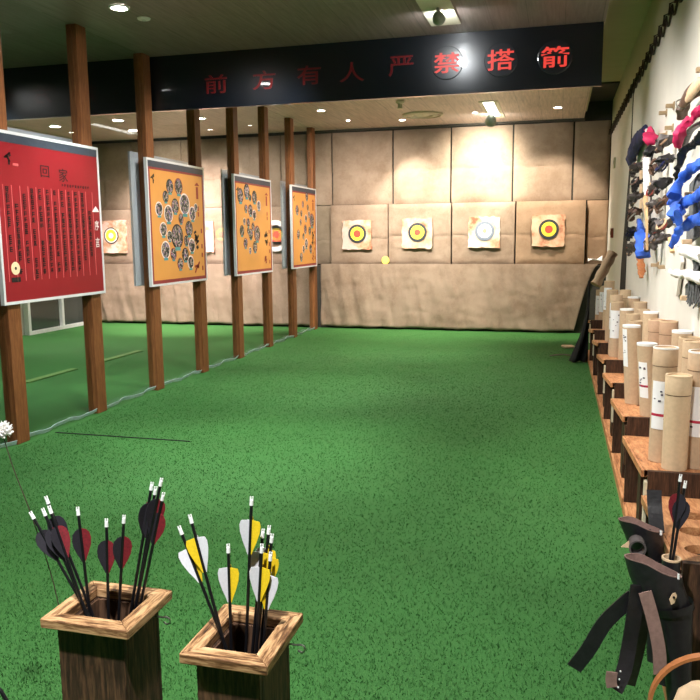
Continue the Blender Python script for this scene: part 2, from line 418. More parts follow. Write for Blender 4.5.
def target(px, pz, size, y, mats, label, seed, tear=0, base=(.72, .6, .48)):
    t = thing('archery_target', label, 'target', (px, y, pz), 'archery targets')
    mb = MB(); n = 9; g = {}
    rnd = random.Random(seed)
    for i in range(n+1):
        for j in range(n+1):
            u, v = i/n-.5, j/n-.5; dx = dz = 0
            if i in (0, n): dx = rnd.uniform(-.012, .012)
            if j in (0, n): dz = rnd.uniform(-.012, .012)
            bulge = -.012*math.cos(u*PI)*math.cos(v*PI)-.03*rnd.random()*(j == 0)
            g[i, j] = mb.bm.verts.new((px+u*size+dx, y-.045+bulge, pz+v*size*.98+dz))
    for i in range(n):
        for j in range(n): mb.face([g[i, j], g[i+1, j], g[i+1, j+1], g[i, j+1]])
    ring = [g[i, 0] for i in range(n+1)]+[g[n, j] for j in range(1, n+1)]+[g[i, n] for i in range(n-1, -1, -1)]+[g[0, j] for j in range(n-1, 0, -1)]
    bk = [mb.bm.verts.new((v.co.x, y-.002, v.co.z)) for v in ring]
    for i in range(len(ring)): mb.face([ring[i], bk[i], bk[(i+1) % len(ring)], ring[(i+1) % len(ring)]])
    sheet = part(mb, 'target_sheet', target_paper(seed, base), t, smooth=True)
    for k, (r, m) in enumerate(mats):
        sub(part(MB().lathe((px+.01, y-.064-.0025*k, pz+.02), [(r, .008), (r, 0), (r*.98, -.001)], 28, axis='y'), 'ring_face', MT[m], t), sheet)
    return t
R1 = [(.155, 'trb'), (.115, 'trby'), (.062, 'trr')]
target(-3.285, 1.586, .50, 12.61, R1, 'scorched target with white torn lower left corner, leftmost in the main lane', 1, base=(.48, .38, .33))
target(-2.26, 1.60, .50, 12.61, [(.155, 'trb'), (.115, 'trby'), (.05, 'trr')], 'target with pale top and orange lower edge, second from left in the main lane', 2, base=(.50, .38, .27))
target(-1.165, 1.61, .50, 12.61, [(.155, 'trg'), (.11, 'trw'), (.035, 'tan3')], 'faded whitish target with grey ring and no yellow, third in the main lane', 3, base=(.56, .47, .37))
target(-.165, 1.625, .50, 12.59, R1, 'peach coloured target with black and yellow rings, rightmost in the lane', 5, base=(.56, .38, .26))
target(-7.98, 1.60, .60, 12.63, [(.15, 'trb'), (.13, 'trw'), (.11, 'trby'), (.05, 'trw')], 'worn reddish target with pale yellow centre, leftmost behind the glass', 6, base=(.8, .5, .42))
target(-6.2, 1.58, .55, 12.63, [(.15, 'trw'), (.12, 'trr'), (.08, 'trb')], 'worn reddish target seen behind glass between first and second orange posters', 8, base=(.7, .4, .34))
t = thing('round_target', 'white ringed round target with red square, seen through glass beside the posters', 'target', (-4.76, 12.63, 1.585))
part(MB().lathe((-4.76, 12.60, 1.585), [(.27, .03), (.27, -.02), (.19, -.02), (.19, .0)], 32, axis='y'), 'outer_ring', MT['trw'], t)
part(MB().lathe((-4.76, 12.60, 1.585), [(.19, .02), (.19, 0)], 32, axis='y'), 'inner_disc', MT['tan2'], t)
part(MB().box((-4.76, 12.59, 1.585), (.22, .02, .2)), 'red_square', MT['trr'], t)
# yellow disc and crumpled sheet on the ledge
p = at(385, 262, 'y', 12.55)
tag(MB().lathe((p.x, 12.585, 1.16), [(.02, .012), (.062, .01), (.068, 0), (.062, -.012), (.02, -.014)], 24, axis='y').build('foam_disc', MT['yell'], smooth=True), 'small yellow foam disc leaning at the foot of the target blocks', 'disc')
mb = MB(); g = {}
a = at(590, 258, 'y', 12.56); 
for i in range(7):
    for j in range(4):
        g[i, j] = mb.bm.verts.new((a.x-.03+i*.036, 12.54+.02*math.sin(i*1.3)+j*.02, 1.135+.03*math.sin(j+i*.7)+j*.012+i*.006))
for i in range(6):
    for j in range(3): mb.face([g[i, j], g[i+1, j], g[i+1, j+1], g[i, j+1]])
o = mb.build('crumpled_paper', MT['white'], smooth=True); o.modifiers.new('s', 'SOLIDIFY').thickness = .004
tag(o, 'crumpled white sheet lying on the burlap ledge in the right corner', 'paper')

# ------------------------------------------------------------------ posts and glass
PY = [5.94+1.067*(i-1) for i in range(8)]
part_t = thing('glass_partition', 'long partition of tall clear glass between brown wooden posts along the lane', 'partition', (XP, 8, 0))
for i, y in enumerate([PY[0]-1.067]+PY):
    part(MB().span((XP-.05, y-.07, 0), (XP+.05, y+.07, HC)), 'post', MT['post'], part_t, bevel=.004, loc=(XP, y, 0))
for i in range(8):
    y0 = PY[i]-1.067+.072; y1 = PY[i]-.072
    part(MB().span((XP-.005, y0, .02), (XP+.005, y1, HC-.002)), 'glass_pane', MT['glass'], part_t)
    # pale wavy film along the foot of the glass
    pts = [(XP+.028+.012*math.sin(k*1.9+i), y0+(y1-y0)*k/14, .03+.010*math.sin(k*.8+i*2)) for k in range(15)]
    part(MB().band(pts, (0.5, 0, 1), .035, .004), 'foot_edging', MT['film'], part_t, smooth=True)

# ------------------------------------------------------------------ banner
def banner(x0, x1, label):
    t = thing('sign_banner', label, 'sign', ((x0+x1)/2, 7.14, 2.82))
    part(MB().span((x0, 7.12, 2.815), (x1, 7.16, HC-.002)), 'sign_board', MT['navy'], t)
    return t
bt = banner(-3.99, .315, 'long navy glossy overhead sign with red Chinese letters above the lane')
chars = [('前', 216, 84), ('方', 264, 80), ('有', 309, 75), ('人', 352, 72), ('严', 401, 66), ('禁', 447, 63), ('搭', 501, 60), ('箭', 555, 57)]
for ch, u, v in chars:
    p = at(u, v, 'y', 7.12); lit = ch in '禁搭箭'
    y = 7.119
    if lit:
        hd = part(MB().lathe((p.x, 7.119, p.z), [(.145, 0), (.145, -.006), (.14, -.008)], 36, axis='y'), 'halo_disc', MT['disc'], bt); y = 7.110
    mb = MB(); text_mb(mb, ch, (p.x, y, p.z), .235, .175, (1, 0, 0), (0, 0, 1), .003, .012 if lit else .006)
    lt = part(mb, 'letter', EM['red'] if lit else MT['chr_dim'], bt)
    if lit: sub(lt, hd)
banner(XL+.01, -4.06, 'navy overhead sign continuing dimly behind the glass partition')

# ------------------------------------------------------------------ posters
Y3, Z3 = Vector((0, 1, 0)), Vector((0, 0, 1))
def poster(y0, y1, label, kind, seed, backboard=True):
    z0, z1 = 1.075, 2.345; X = XP+.05
    name = 'framed_poster'
    t = thing(name, label, 'poster', (X, (y0+y1)/2, z0))
    fx = X+.030
    fr = MB()
    fr.span((X+.002, y0, z0), (fx+.004, y0+.022, z1)).span((X+.002, y1-.022, z0), (fx+.004, y1, z1))
    fr.span((X+.002, y0+.022, z0), (fx+.004, y1-.022, z0+.022)).span((X+.002, y0+.022, z1-.022), (fx+.004, y1-.022, z1))
    part(fr, 'frame', MT['silver'], t)
    a, b, c, d = y0+.022, y1-.022, z0+.022, z1-.022
    W, H = b-a, d-c
    if kind == 'red':
        part(MB().span((X+.004, a, c), (fx, b, d)), 'poster_sheet', MT['red'], t)
    else:
        part(MB().mat(MT['border']).span((X+.004, a, c), (fx, b, d)).mat(MT['orange']).span((fx, a+.035, c+.035), (fx+.0006, b-.035, d-.085)), 'poster_sheet', None, t)
    part(MB().span((fx, a, d-.062), (fx+.001, b, d)), 'header_band', MT['band'], t)
    e = fx+.0014
    def P(u, v): return Vector((e, a+u*W, d-v*H))     # u 0..1 left to right, v 0..1 top to bottom
    # bird-like mark upper left
    lg = MB(); q = P(.10 if kind == 'red' else .07, .14)
    for dy, dz, w, h, r in ((0, .02, .075, .012, .5), (.005, -.005, .06, .016, -.9), (-.012, .005, .05, .012, .15), (.012, -.03, .018, .04, 0), (.022, .025, .02, .03, .6)):
        lg.box(q+Vector((0, dy, dz)), (.001, w, h), rx=r)
    part(lg, 'emblem', MT['ink'], t)
    if kind == 'red':
        lb = MB().box(P(.165, .175), (.001, .06, .018)); part(lb, 'emblem_caption', MT['rule'], t)
        mb = MB(); text_mb(mb, '回', P(.43, .195), .105, .09, Y3, Z3, .001, .0); part(mb, 'title_letter', MT['ink'], t)
        mb = MB(); text_mb(mb, '家', P(.615, .205), .115, .105, Y3, Z3, .001, .0); part(mb, 'title_letter', MT['ink'], t)
        mb = MB(); rnd = random.Random(2)
        def glyph(mb, p, s, rnd):
            for k in range(rnd.choice((2, 3))): mb.box(p+Vector((0, 0, s*(.35-.35*k))), (.001, s*rnd.uniform(.6, .95), s*.19))
            for k in range(rnd.choice((1, 2))): mb.box(p+Vector((0, s*(-.25+.5*k*rnd.random()), s*rnd.uniform(-.1, .1))), (.001, s*.2, s*rnd.uniform(.6, .95)))
        for k in range(11): glyph(mb, P(.60+.028*k, .272), .025, rnd)
        ru = MB()
        for k in range(12):
            u = .075+.073*k; y = a+u*W
            ru.box((e, y-.042, d-.59*H), (.001, .006, .58*H))
            v = .325+(.10 if k == 1 else 0)+(.12 if k == 11 else .0)
            end = .88 - [.16, .05, .1, 0, .03, .04, .04, .04, .04, .02, .10, .12][k]
            while v < end:
                if rnd.random() < .93: glyph(mb, P(u, v), .042, rnd)
                v += .036
        ru.box((e, a+.952*W-.04, d-.59*H), (.001, .006, .58*H))
        part(mb, 'body_text', MT['ink'], t); part(ru, 'column_rules', MT['rule'], t)
        mb = MB(); text_mb(mb, '序', P(.955, .53), .062, .085, Y3, Z3, .001, .004); text_mb(mb, '言', P(.955, .65), .062, .085, Y3, Z3, .001, .004)
        mb.prism([P(.91, .435), P(.955, .395), P(.995, .435)], (.001, 0, 0))
        part(mb, 'side_heading', MT['wink'], t)
        s = P(.10, .80); part(MB().lathe(s, [(.048, 0), (.048, .002)], 24, axis='x'), 'seal_disc', MT['ivory'], t)
        part(MB().lathe(s+Vector((.001, 0, 0)), [(.012, 0), (.012, .002)], 16, axis='x').box(s+Vector((0, .0, -.085)), (.001, .10, .035)), 'seal_mark', MT['ink'], t)
    else:
        rnd = random.Random(seed)
        base = [(158, 182, 16), (204, 180, 19), (135, 235, 13), (233, 272, 25), (182, 282, 17), (100, 298, 16), (146, 322, 20), (275, 322, 17), (210, 348, 12), (117, 400, 16), (187, 440, 28),
                (253, 402, 18), (147, 435, 12), (235, 465, 12), (124, 505, 20), (265, 495, 17), (163, 530, 14), (226, 540, 16), (197, 585, 14), (255, 585, 16), (296, 287, 9)]
        if seed == 2: base = [(95, 180, 20), (145, 150, 20), (205, 185, 18), (240, 240, 14), (170, 190, 9), (135, 260, 11), (170, 270, 16), (200, 300, 14), (120, 340, 9), (150, 350, 12), (100, 400, 15), (188, 375, 11), (168, 425, 15), (220, 425, 23), (125, 480, 14), (200, 510, 16), (160, 530, 9), (150, 400, 9)]
        if seed == 3: base = [(230, 130, 14), (180, 190, 11), (110, 235, 16), (160, 262, 10), (255, 270, 11), (290, 320, 24), (215, 300, 12), (150, 330, 10), (205, 385, 15), (260, 400, 13), (120, 420, 15), (180, 440, 10), (215, 500, 17), (180, 540, 12), (270, 545, 15), (150, 600, 14), (240, 215, 9)]
        for (x, y, r) in base:
            u = (x-55)/290; v = (y-60-.06*(x-55))/610; R = r/290*1.36; p = P(u, v)
            ph = MB().mat(MT[['ink', 'wink', 'border'][rnd.randrange(3)]]).lathe(p, [(R, 0), (R, .0008)], 22, axis='x')
            ph.mat(MT['photo']).lathe(p+Vector((.0005, 0, 0)), [(R*.86, 0), (R*.86, .0012)], 22, axis='x')
            ph.mat(MT['teal']).box(p+Vector((.0012, 0, -R*1.0)), (.0022, R*.9, R*.28))
            part(ph, 'round_photo', None, t)
        mb = MB().mat(MT['inkred']); mb.prism([P(.82, .155), P(.87, .125), P(.92, .155)], (.001, 0, 0))
        mb.box(P(.87, .22), (.001, .05, .13))
        for k, (u, v, s) in enumerate(((.83, .60, .10), (.84, .68, .09), (.82, .88, .10))):
            mb.mat(MT['ink' if k != 2 else 'inkred'])
            for q in range(6): mb.box(P(u, v)+Vector((0, rnd.uniform(-.4, .4)*s, rnd.uniform(-.5, .5)*s)), (.001, s*rnd.uniform(.3, .8), s*.26), rx=rnd.uniform(-1, 1))
        mb.mat(MT['inkred'])
        for v in (.36, .41, .56, .7, .78, .9): mb.box(P(.93 if v > .5 else .88, v), (.001, .03, .05))
        part(mb, 'brush_writing', None, t)
poster(4.73, 6.04, 'large red poster with columns of black text in a silver frame, nearest', 'red', 1)
poster(6.86, 8.12, 'orange poster with round photos, nearest of the three orange ones', 'orange', 1)
poster(8.96, 10.24, 'orange poster with round photos, middle of the three orange ones', 'orange', 2)
poster(11.10, 12.32, 'orange poster with round photos, farthest along the glass partition', 'orange', 3)
for y0, y1, nm in ((4.72, 6.0, 'nearest, behind the red poster'), (6.79, 8.06, 'behind the first orange poster'), (8.92, 10.18, 'behind the middle orange poster'), (11.04, 12.26, 'behind the farthest orange poster')):
    tag(MB().span((XP-.078, y0, 1.085), (XP-.052, y1, 2.40)).build('grey_board', MT['backb'], bevel=.003), 'plain grey board on the far side of the posts, ' + nm, 'board', 'grey boards on the far side of the posts')

# ------------------------------------------------------------------ left lane behind the glass
t = thing('glass_cabinet', 'low white framed cabinet with dark panes against far left wall', 'cabinet', (XL+.02, 11.4, 0))
mb = MB()
y0, y1 = 10.62, 12.40
mb.span((XL+.005, y0, .0), (XL+.10, y1, .06)).span((XL+.005, y0, .62), (XL+.10, y1, .68))
for y in (y0, (y0+y1)/2, y1-.06): mb.span((XL+.005, y, .06), (XL+.10, y+.06, .62))
part(mb, 'frame', MT['white'], t)
for a in (y0, (y0+y1)/2): part(MB().span((XL+.02, a+.06, .06), (XL+.06, a+(y1-y0)/2-.03, .62)), 'pane', MT['darkglass'], t)
for a, b, nm in ((7.0, 7.9, 'nearer'), (8.4, 9.4, 'farther')):
    struct(MB().span((-5.66, a, .001), (-5.56, b, .012)), 'trim_%d' % (8 if nm == 'nearer' else 9), MT['tape'])

# ------------------------------------------------------------------ lamps in the ceiling
def downlight(x, y, r, em, label, energy=0, aim=None, size=70, col=(1, .93, .82), blend=.6):
    t = thing('ceiling_downlight', label, 'downlight', (x, y, HC), 'recessed downlights')
    part(MB().lathe((x, y, HC), [(r*1.35, -.001), (r*1.3, -.012), (r, -.012), (r, -.003)], 24, cap0=False, cap1=False), 'trim_ring', MT['white'], t)
    part(MB().lathe((x, y, HC), [(r, -.008), (r*.5, -.0085)], 24), 'lamp', em, t)
    if energy: spot(x, y, HC-.03, aim or (x, y, 0), energy, size, col, blend, r)
def spot(x, y, z, aim, energy, size, col=(1, .93, .82), blend=.6, rad=.05):
    L = bpy.data.lights.new('spot', 'SPOT'); L.energy = energy; L.spot_size = math.radians(size); L.spot_blend = blend; L.color = col; L.shadow_soft_size = rad
    o = bpy.data.objects.new('spot_lamp', L); COL.objects.link(o); o.location = (x, y, z)
    o.rotation_euler = (Vector(aim)-Vector((x, y, z))).to_track_quat('-Z', 'Y').to_euler()
downlight(-3.356, 5.574, .06, EM['lamp'], 'bright round downlight near the top of the second post', 110, None, 80, (.85, 1, .95))
downlight(-3.31, 10.70, .05, EM['lamp'], 'bright downlight near the farthest posters', 120, None, 80)
downlight(-3.19, 11.72, .03, EM['small'], 'small dim downlight above the leftmost main target', 0)
downlight(-2.387, 11.94, .045, EM['small'], 'downlight above the second target, left of the round vent', 120, (-2.3, 12.8, 1.7), 70)
downlight(-1.23, 11.58, .04, EM['small'], 'small downlight between the round vent and the bright wall washer', 0)
downlight(-.065, 11.51, .05, EM['lamp'], 'rightmost downlight above the rightmost target', 200, (-.2, 12.7, 1.5), 75, (1, .88, .72))
for (u, v, e, nm) in ((200, 118, 'small', 'between the fourth and fifth posts'), (133, 130, 'small', 'behind the glass beside the first orange poster top'), (118, 120, 'lamp', 'bright, behind the glass just under the sign'), (55, 126, 'lamp', 'standing in for a bright reflection above the red poster')):  # reflection over the red poster built as a lamp
    p = at(u, v, 'z', HC); p.y = min(p.y, 12.4)
    downlight(p.x, p.y, .075, EM[e], 'recessed downlight ' + nm, 130, (p.x, p.y, 0) if e == 'lamp' else (p.x, 12.8, 1.7), 80, (1, .95, .9))
t = thing('ceiling_sensor', 'small white round detector beside the bright front downlight', 'sensor', (-3.33, 5.9, HC))
part(MB().lathe((-3.33, 5.9, HC), [(.055, -.001), (.05, -.012), (.03, -.016)], 20), 'body', MT['white'], t)
part(MB().lathe((-3.33, 5.9, HC), [(.02, -.016), (.015, -.022)], 16), 'lens', MT['silver'], t)
p = at(400, 101, 'z', HC)
t = thing('ceiling_sensor', 'small round detector hanging just behind the overhead sign', 'sensor', (p.x, p.y, HC))
part(MB().lathe((p.x, p.y, HC), [(.06, -.001), (.055, -.03), (.03, -.04)], 20), 'body', MT['cream'], t)
part(MB().lathe((p.x, p.y, HC), [(.03, -.04), (.03, -.09), (.045, -.10)], 16), 'head', MT['cream'], t)
t = thing('ceiling_vent', 'large round ceiling air vent before the target wall', 'vent', (-2.0, 11.3, HC))
for r0, r1, nm in ((.30, .27, 'outer_ring'), (.22, .16, 'middle_ring'), (.10, .02, 'centre_disc')):
    part(MB().lathe((-2.0, 11.55, HC), [(r0, -.001), (r0, -.02), (r1, -.025), (r1, -.002)], 32, cap0=False, cap1=False), nm, MT['cream'], t)
# gimbal fixtures
def gimbal(x, y, w, l, em, label, aim, hp=None, sc=1, tray=None):
    t = thing('gimbal_light', label, 'ceiling light', (x, y, HC))
    f = MB(); z0, z1 = HC-.012, HC-.001
    f.span((x-w/2, y-l/2, z0), (x+w/2, y+l/2, z1))
    part(f, 'frame', MT['cream'], t)
    if tray: part(MB().span((x-w/2+.06, y-l/2+.03, HC-.016), (x+w/2-.06, y+l/2-.25, HC-.0125)), 'lit_tray', tray, t)
    hx, hy, hz = hp or (x, y, 0)
    d = (Vector(aim)-Vector((hx, hy, HC))).normalized(); base = Vector((hx, hy, HC-.12+hz)) - d*.09*sc
    pts = [base+d*k*sc for k in (0, .03, .10, .16, .17)]
    lh = part(MB().tube(pts, [k*sc for k in (.03, .06, .085, .095, .09)], 22), 'lamp_head', MT['lampgrey'], t, smooth=True)
    part(MB().tube([pts[-1], pts[-1]+d*.004], .078*sc, 22), 'lens', em, t); sub(bpy.context.scene.collection.objects[-1], lh)
    part(MB().tube([(hx, hy-.02, HC-.012), tuple(pts[1])], .012, 8), 'bracket', MT['lampgrey'], t)
    return pts[-1]+d*.02
q = gimbal(-.98, 6.30, .25, 1.0, EM['spot'], 'cream rectangular ceiling fixture with swivel lamp before the overhead sign', (-.92, 7.1, 3.1), (-.97, 6.30, .045), .55)
q2 = gimbal(-.97, 11.45, .26, 1.5, EM['hot'], 'glaring swivel wall washer lamp before the bright burlap panel', (-1.2, 12.8, 2.6), (-1.0, 11.55, 0), .9, EM['panel'])
spot(q2.x, q2.y, q2.z, (-1.22, 12.8, 2.62), 250, 85, (1, .98, .84), 1.0, .06)
spot(-3.2, 10.2, 3.25, (-3.25, 12.7, 1.7), 220, 80, (1, .91, .82), 1.0)
spot(-1.6, 10.2, 3.25, (-1.65, 12.7, 1.0), 240, 85, (1, .95, .84), 1.0)
spot(-2.3, 10.2, 3.25, (-2.6, 12.7, 1.0), 220, 85, (1, .92, .82), 1.0)
spot(-6.0, 10.2, 3.25, (-6.4, 12.7, .9), 900, 80, (1, .82, .80), .8)
# lane lighting (unseen spots without fixtures, over the lane and behind the viewer)
for x, y, e, ax, ay, sz, col in ((-2.15, 5.0, 200, -2.15, 5.0, 55, (.98, 1, .93)), (-2.5, 7.4, 140, -2.5, 7.4, 45, (1, 1, .93)), (-1.8, 10.4, 130, -1.8, 10.7, 60, (1, .98, .9)), (-.6, .6, 330, -.9, 1.9, 95, (1, .98, .94)), (-2.6, 1.0, 160, -2.6, 1.6, 110, (1, .98, .94)), (-1.6, 8.6, 150, -1.9, 8.6, 85, (1, 1, .95)), (-5.9, 6.5, 220, -6.2, 7.5, 100, (.9, 1, .98))):
    spot(x, y, HC-.03, (ax, ay, 0), e, sz, col, .9, .06)
for x, y, e in ((-2.0, 5.4, 40), (-.45, 5.3, 110), (-1.9, 9.0, 60), (-2.6, 3.0, 50)):  # wide fill spots added to even out the floor light
    spot(x, y, HC-.03, (x, y, 0), e, 150, (1, .98, .93), 1.0, .1)
for y, e in ((4.2, 260), (6.4, 240), (8.8, 230)):  # spots added without fixtures to brighten the posters
    spot(-1.9, y, HC-.03, (-3.95, y+1.1, 1.6), e, 65, (1, .97, .93), 1.0, .1)
# wall lamps over the rack
for x, y, e, ay in ((-1.3, 3.4, 420, 4.4), (-1.3, 5.6, 210, 6.6), (-1.2, 8.0, 80, 8.8)):
    spot(x, y, HC-.03, (.74, ay, 1.5), e, 75, (1, .94, .86), 1.0, .12)

# ------------------------------------------------------------------ right wall: cord, switches
pts = []; y = 12.6
while y > 4.4:
    for k in range(6):
        s = k/6; pts.append((XW-.03, y-.30*s, 3.11-.10*math.sin(PI*s)**.8+.02))
    y -= .30
mb = MB().tube(pts, .0085, 6)
y = 12.6
while y > 4.4:
    mb.tube([(XW-.019, y, 3.15), (XW-.045, y, 3.14), (XW-.05, y-.02, 3.06)], [.004, .007, .010], 6); y -= .30
tag(mb.build('scalloped_cord', MT['cord']), 'dark cord looped in scallops high along the right wall', 'cord')
p = at(615, 163, 'x', XW-.02)
t = thing('wall_switch', 'small grey thermostat box on the far right wall', 'switch', (XW-.018, p.y, p.z))
part(MB().box((XW-.030, p.y, p.z), (.024, .16, .14)), 'housing', MT['cream'], t, bevel=.004); part(MB().box((XW-.045, p.y, p.z), (.006, .08, .05)), 'button', MT['steel'], t)
p = at(613, 233, 'x', XW-.02)
t = thing('fire_alarm', 'small dark red call point on far right wall below thermostat', 'alarm', (XW-.018, p.y, p.z))
part(MB().box((XW-.035, p.y, p.z), (.034, .14, .13)), 'housing', MT['redsw'], t, bevel=.004); part(MB().box((XW-.055, p.y, p.z), (.006, .07, .05)), 'plate', MT['seam'], t)

# ------------------------------------------------------------------ rack
XR = .400; ZT, ZL = .545, .44
DY = [2.42, 3.38] + [3.38+1.02*k for k in range(1, 7)]     # near edges of the rack units
def shelf_z(y):
    for i in range(len(DY)):
        y1 = DY[i+1] if i+1 < len(DY) else DY[i]+.9
        if DY[i] <= y <= y1: return ZT+(ZL-ZT)*(y-DY[i])/(y1-DY[i])
    return ZL
rk = ['nearest, with three empty holes', 'second nearest, under the large capped tubes', 'third from the camera', 'fourth from the camera', 'fifth from the camera', 'sixth from the camera', 'seventh from the camera', 'farthest, beside the black cloth']
def rack_unit(i):
    y0 = DY[i]; y1 = DY[i+1] if i+1 < len(DY) else DY[i]+.9
    t = thing('display_rack', 'charred wooden rack unit with sloping orange top, ' + rk[i], 'rack', (XR, y0, 0), 'tube rack units')
    # top board with round holes
    th = .03; holes = [(at(u, v, 'z', z).x, at(u, v, 'z', z).y) for u, v, z in ((690, 519, .462), (697, 537, .482), (704, 558, .502))] if i == 0 else [(.565, y0+.62), (.565, y0+.35)]
    mb = MB(); xs0, xs1 = XR-.012, XW-.022; zz = lambda y: ZT+(ZL-ZT)*(y-y0)/(y1-y0)
    ys = [y0+.026] + sorted([h[1] for h in holes]) + [y1-.004]
    # rows between holes: build plate as strips around each hole (square cell with a round hole)
    cells = []; hs = sorted(holes, key=lambda h: h[1]); cy = y0+.026
    for hx, hy in hs:
        a, b = hy-.070, hy+.070
        if a > cy: cells.append((cy, a, None))
        cells.append((max(a, cy), b, (hx, hy))); cy = b
    if cy < y1-.004: cells.append((cy, y1-.004, None))
    for a, b, h in cells:
        for sgn in (0, -th):
            if h is None:
                mb.face([mb.bm.verts.new((x, y, zz(y)+sgn)) for x, y in ((xs0, a), (xs1, a), (xs1, b), (xs0, b))])
            else:
                n = 24; inn = []; out = []  # round hole
                for k in range(n):
                    t_ = 2*PI*k/n; c, s_ = math.cos(t_), math.sin(t_); r = .06
                    inn.append(mb.bm.verts.new((h[0]+r*c, h[1]+r*s_, zz(h[1]+r*s_)+sgn)))
                    sc = 1e9
                    if c > 1e-6: sc = min(sc, (xs1-h[0])/c)
                    if c < -1e-6: sc = min(sc, (xs0-h[0])/c)
                    if s_ > 1e-6: sc = min(sc, (b-h[1])/s_)
                    if s_ < -1e-6: sc = min(sc, (a-h[1])/s_)
                    out.append(mb.bm.verts.new((h[0]+sc*c, h[1]+sc*s_, zz(h[1]+sc*s_)+sgn)))
                for k in range(n): mb.face([inn[k], inn[(k+1) % n], out[(k+1) % n], out[k]])
                # corners
                for cx_, cy_ in ((xs0, a), (xs1, a), (xs1, b), (xs0, b)):
                    cands = sorted(out, key=lambda v: (v.co.x-cx_)**2+(v.co.y-cy_)**2)[:2]
                    mb.face([mb.bm.verts.new((cx_, cy_, zz(cy_)+sgn)), cands[0], cands[1]])
                if sgn == 0: top_in = inn
                else:
                    for k in range(n): mb.face([top_in[k], top_in[(k+1) % n], inn[(k+1) % n], inn[k]])
    for x in (xs0, xs1):
        mb.face([mb.bm.verts.new(p) for p in ((x, y0+.026, zz(y0+.026)), (x, y1-.004, zz(y1-.004)), (x, y1-.004, zz(y1-.004)-th), (x, y0+.026, zz(y0+.026)-th))])
    part(mb, 'top_board', MT['rack'], t)
    part(MB().prism([(xs0-.012, y0+.028, zz(y0+.028)-.002), (xs0-.012, y1-.006, zz(y1)-.002), (xs0-.012, y1-.006, zz(y1)-.035), (xs0-.012, y0+.028, zz(y0)-.035)], (.011, 0, 0)), 'front_edge', MT['rack'], t)
    part(MB().span((XR, y0, .0), (XW-.022, y0+.024, ZT)), 'end_panel', MT['charx'], t)
    part(MB().span((XR-.012, y0+.0, .27), (XR-.001, y0+.045, ZT-.05)), 'corner_strip', MT['char'] if i % 3 == 2 else MT['raw'], t)
    part(MB().span((XR+.01, y0+.026, .03), (XW-.024, y1-.006, .055)), 'base_board', MT['char' if i == 0 else 'rack'], t)  # nearest base darkened, shade under the empty holes put into its colour
    part(MB().span((XR+.24, y0+.026, .057), (XR+.26, y1-.006, ZL-.05)), 'back_board', MT['charx'], t)
    part(MB().span((XR+.02, (y0+y1)/2-.06, .057), (XR+.05, (y0+y1)/2+.06, ZL-.04)), 'middle_upright', MT['charx'], t)
    part(MB().span((XR-.008, y0+.05, .0), (XR+.008, y1-.006, .055)), 'kick_strip', MT['rack'], t)
for i in range(len(DY)): rack_unit(i)

# ------------------------------------------------------------------ cardboard tubes
TB = [ # u, v of the top rim centre, width px, style, label
 (679, 375, 25.6, 'cap2', 'pale capped kraft tube, frontmost and lowest of all the tubes'),
 (666, 347, 24, 'caplab', 'capped kraft tube with white label and red stripe, just behind the frontmost tube'),
 (647, 343.5, 19.7, 'openlab', 'leaning open tube with a narrow white label strip, front row left'),
 (631.5, 325.5, 17, 'openleft', 'slanted open tube with dotted white label along its left side'),
 (702, 351, 25, 'caplab', 'white topped tube with red striped label at the right picture edge'),
 (694.5, 341, 20, 'cap', 'kraft tube behind the white topped one at the right picture edge'),
 (682.5, 331, 18.5, 'openw', 'bright white rimmed tube left of the pair at the wall'),
 (690, 337.5, 17, 'open', 'grey rimmed tube squeezed behind the bright white rimmed tube'),
 (669, 321, 17.3, 'plain', 'orange brown closed tube, right one of the tall pair near the wall'),
 (657, 319.5, 16, 'plain', 'orange brown closed tube, left one of the tall pair near the wall'),
 (651, 312, 14.5, 'openw', 'white rimmed tube just behind the tall orange brown pair'),
 (636, 321, 14, 'open', 'open tube directly behind the slanted tube'),
 (633.5, 314, 14, 'open', 'open tube second behind the slanted tube'),
 (627, 309, 13.3, 'openw', 'white rimmed tube left of centre in the middle row'),
 (644.5, 309.5, 12.5, 'open', 'slim tube at the wall behind the white rimmed pair'),
 (640.5, 302, 11.5, 'open', 'small open tube in the back row by the wall'),
 (634.0, 297, 11, 'openw', 'white rimmed small tube in the back row by the wall'),
 (617.5, 302, 12.5, 'openlab2', 'tube with broad pale blue label in the left row, middle distance'),
 (616.5, 295, 12, 'caplab2', 'tube with dark print above its label in the left row, middle distance'),
 (612.5, 290, 11, 'open', 'far kraft tube in the left row'),
 (625.5, 290, 10.8, 'cap2', 'far capped tube near the dark wall joint'),
 (609.5, 281, 10, 'openlab2', 'farthest labelled tube beneath the rolled cloth'),
 (604.5, 286, 9, 'openlab2', 'far tube with long white label at the rack end'),
 (600.5, 290, 8.5, 'openlab2', 'farthest left tube with white label next to the black cloth'),
]
placed = []
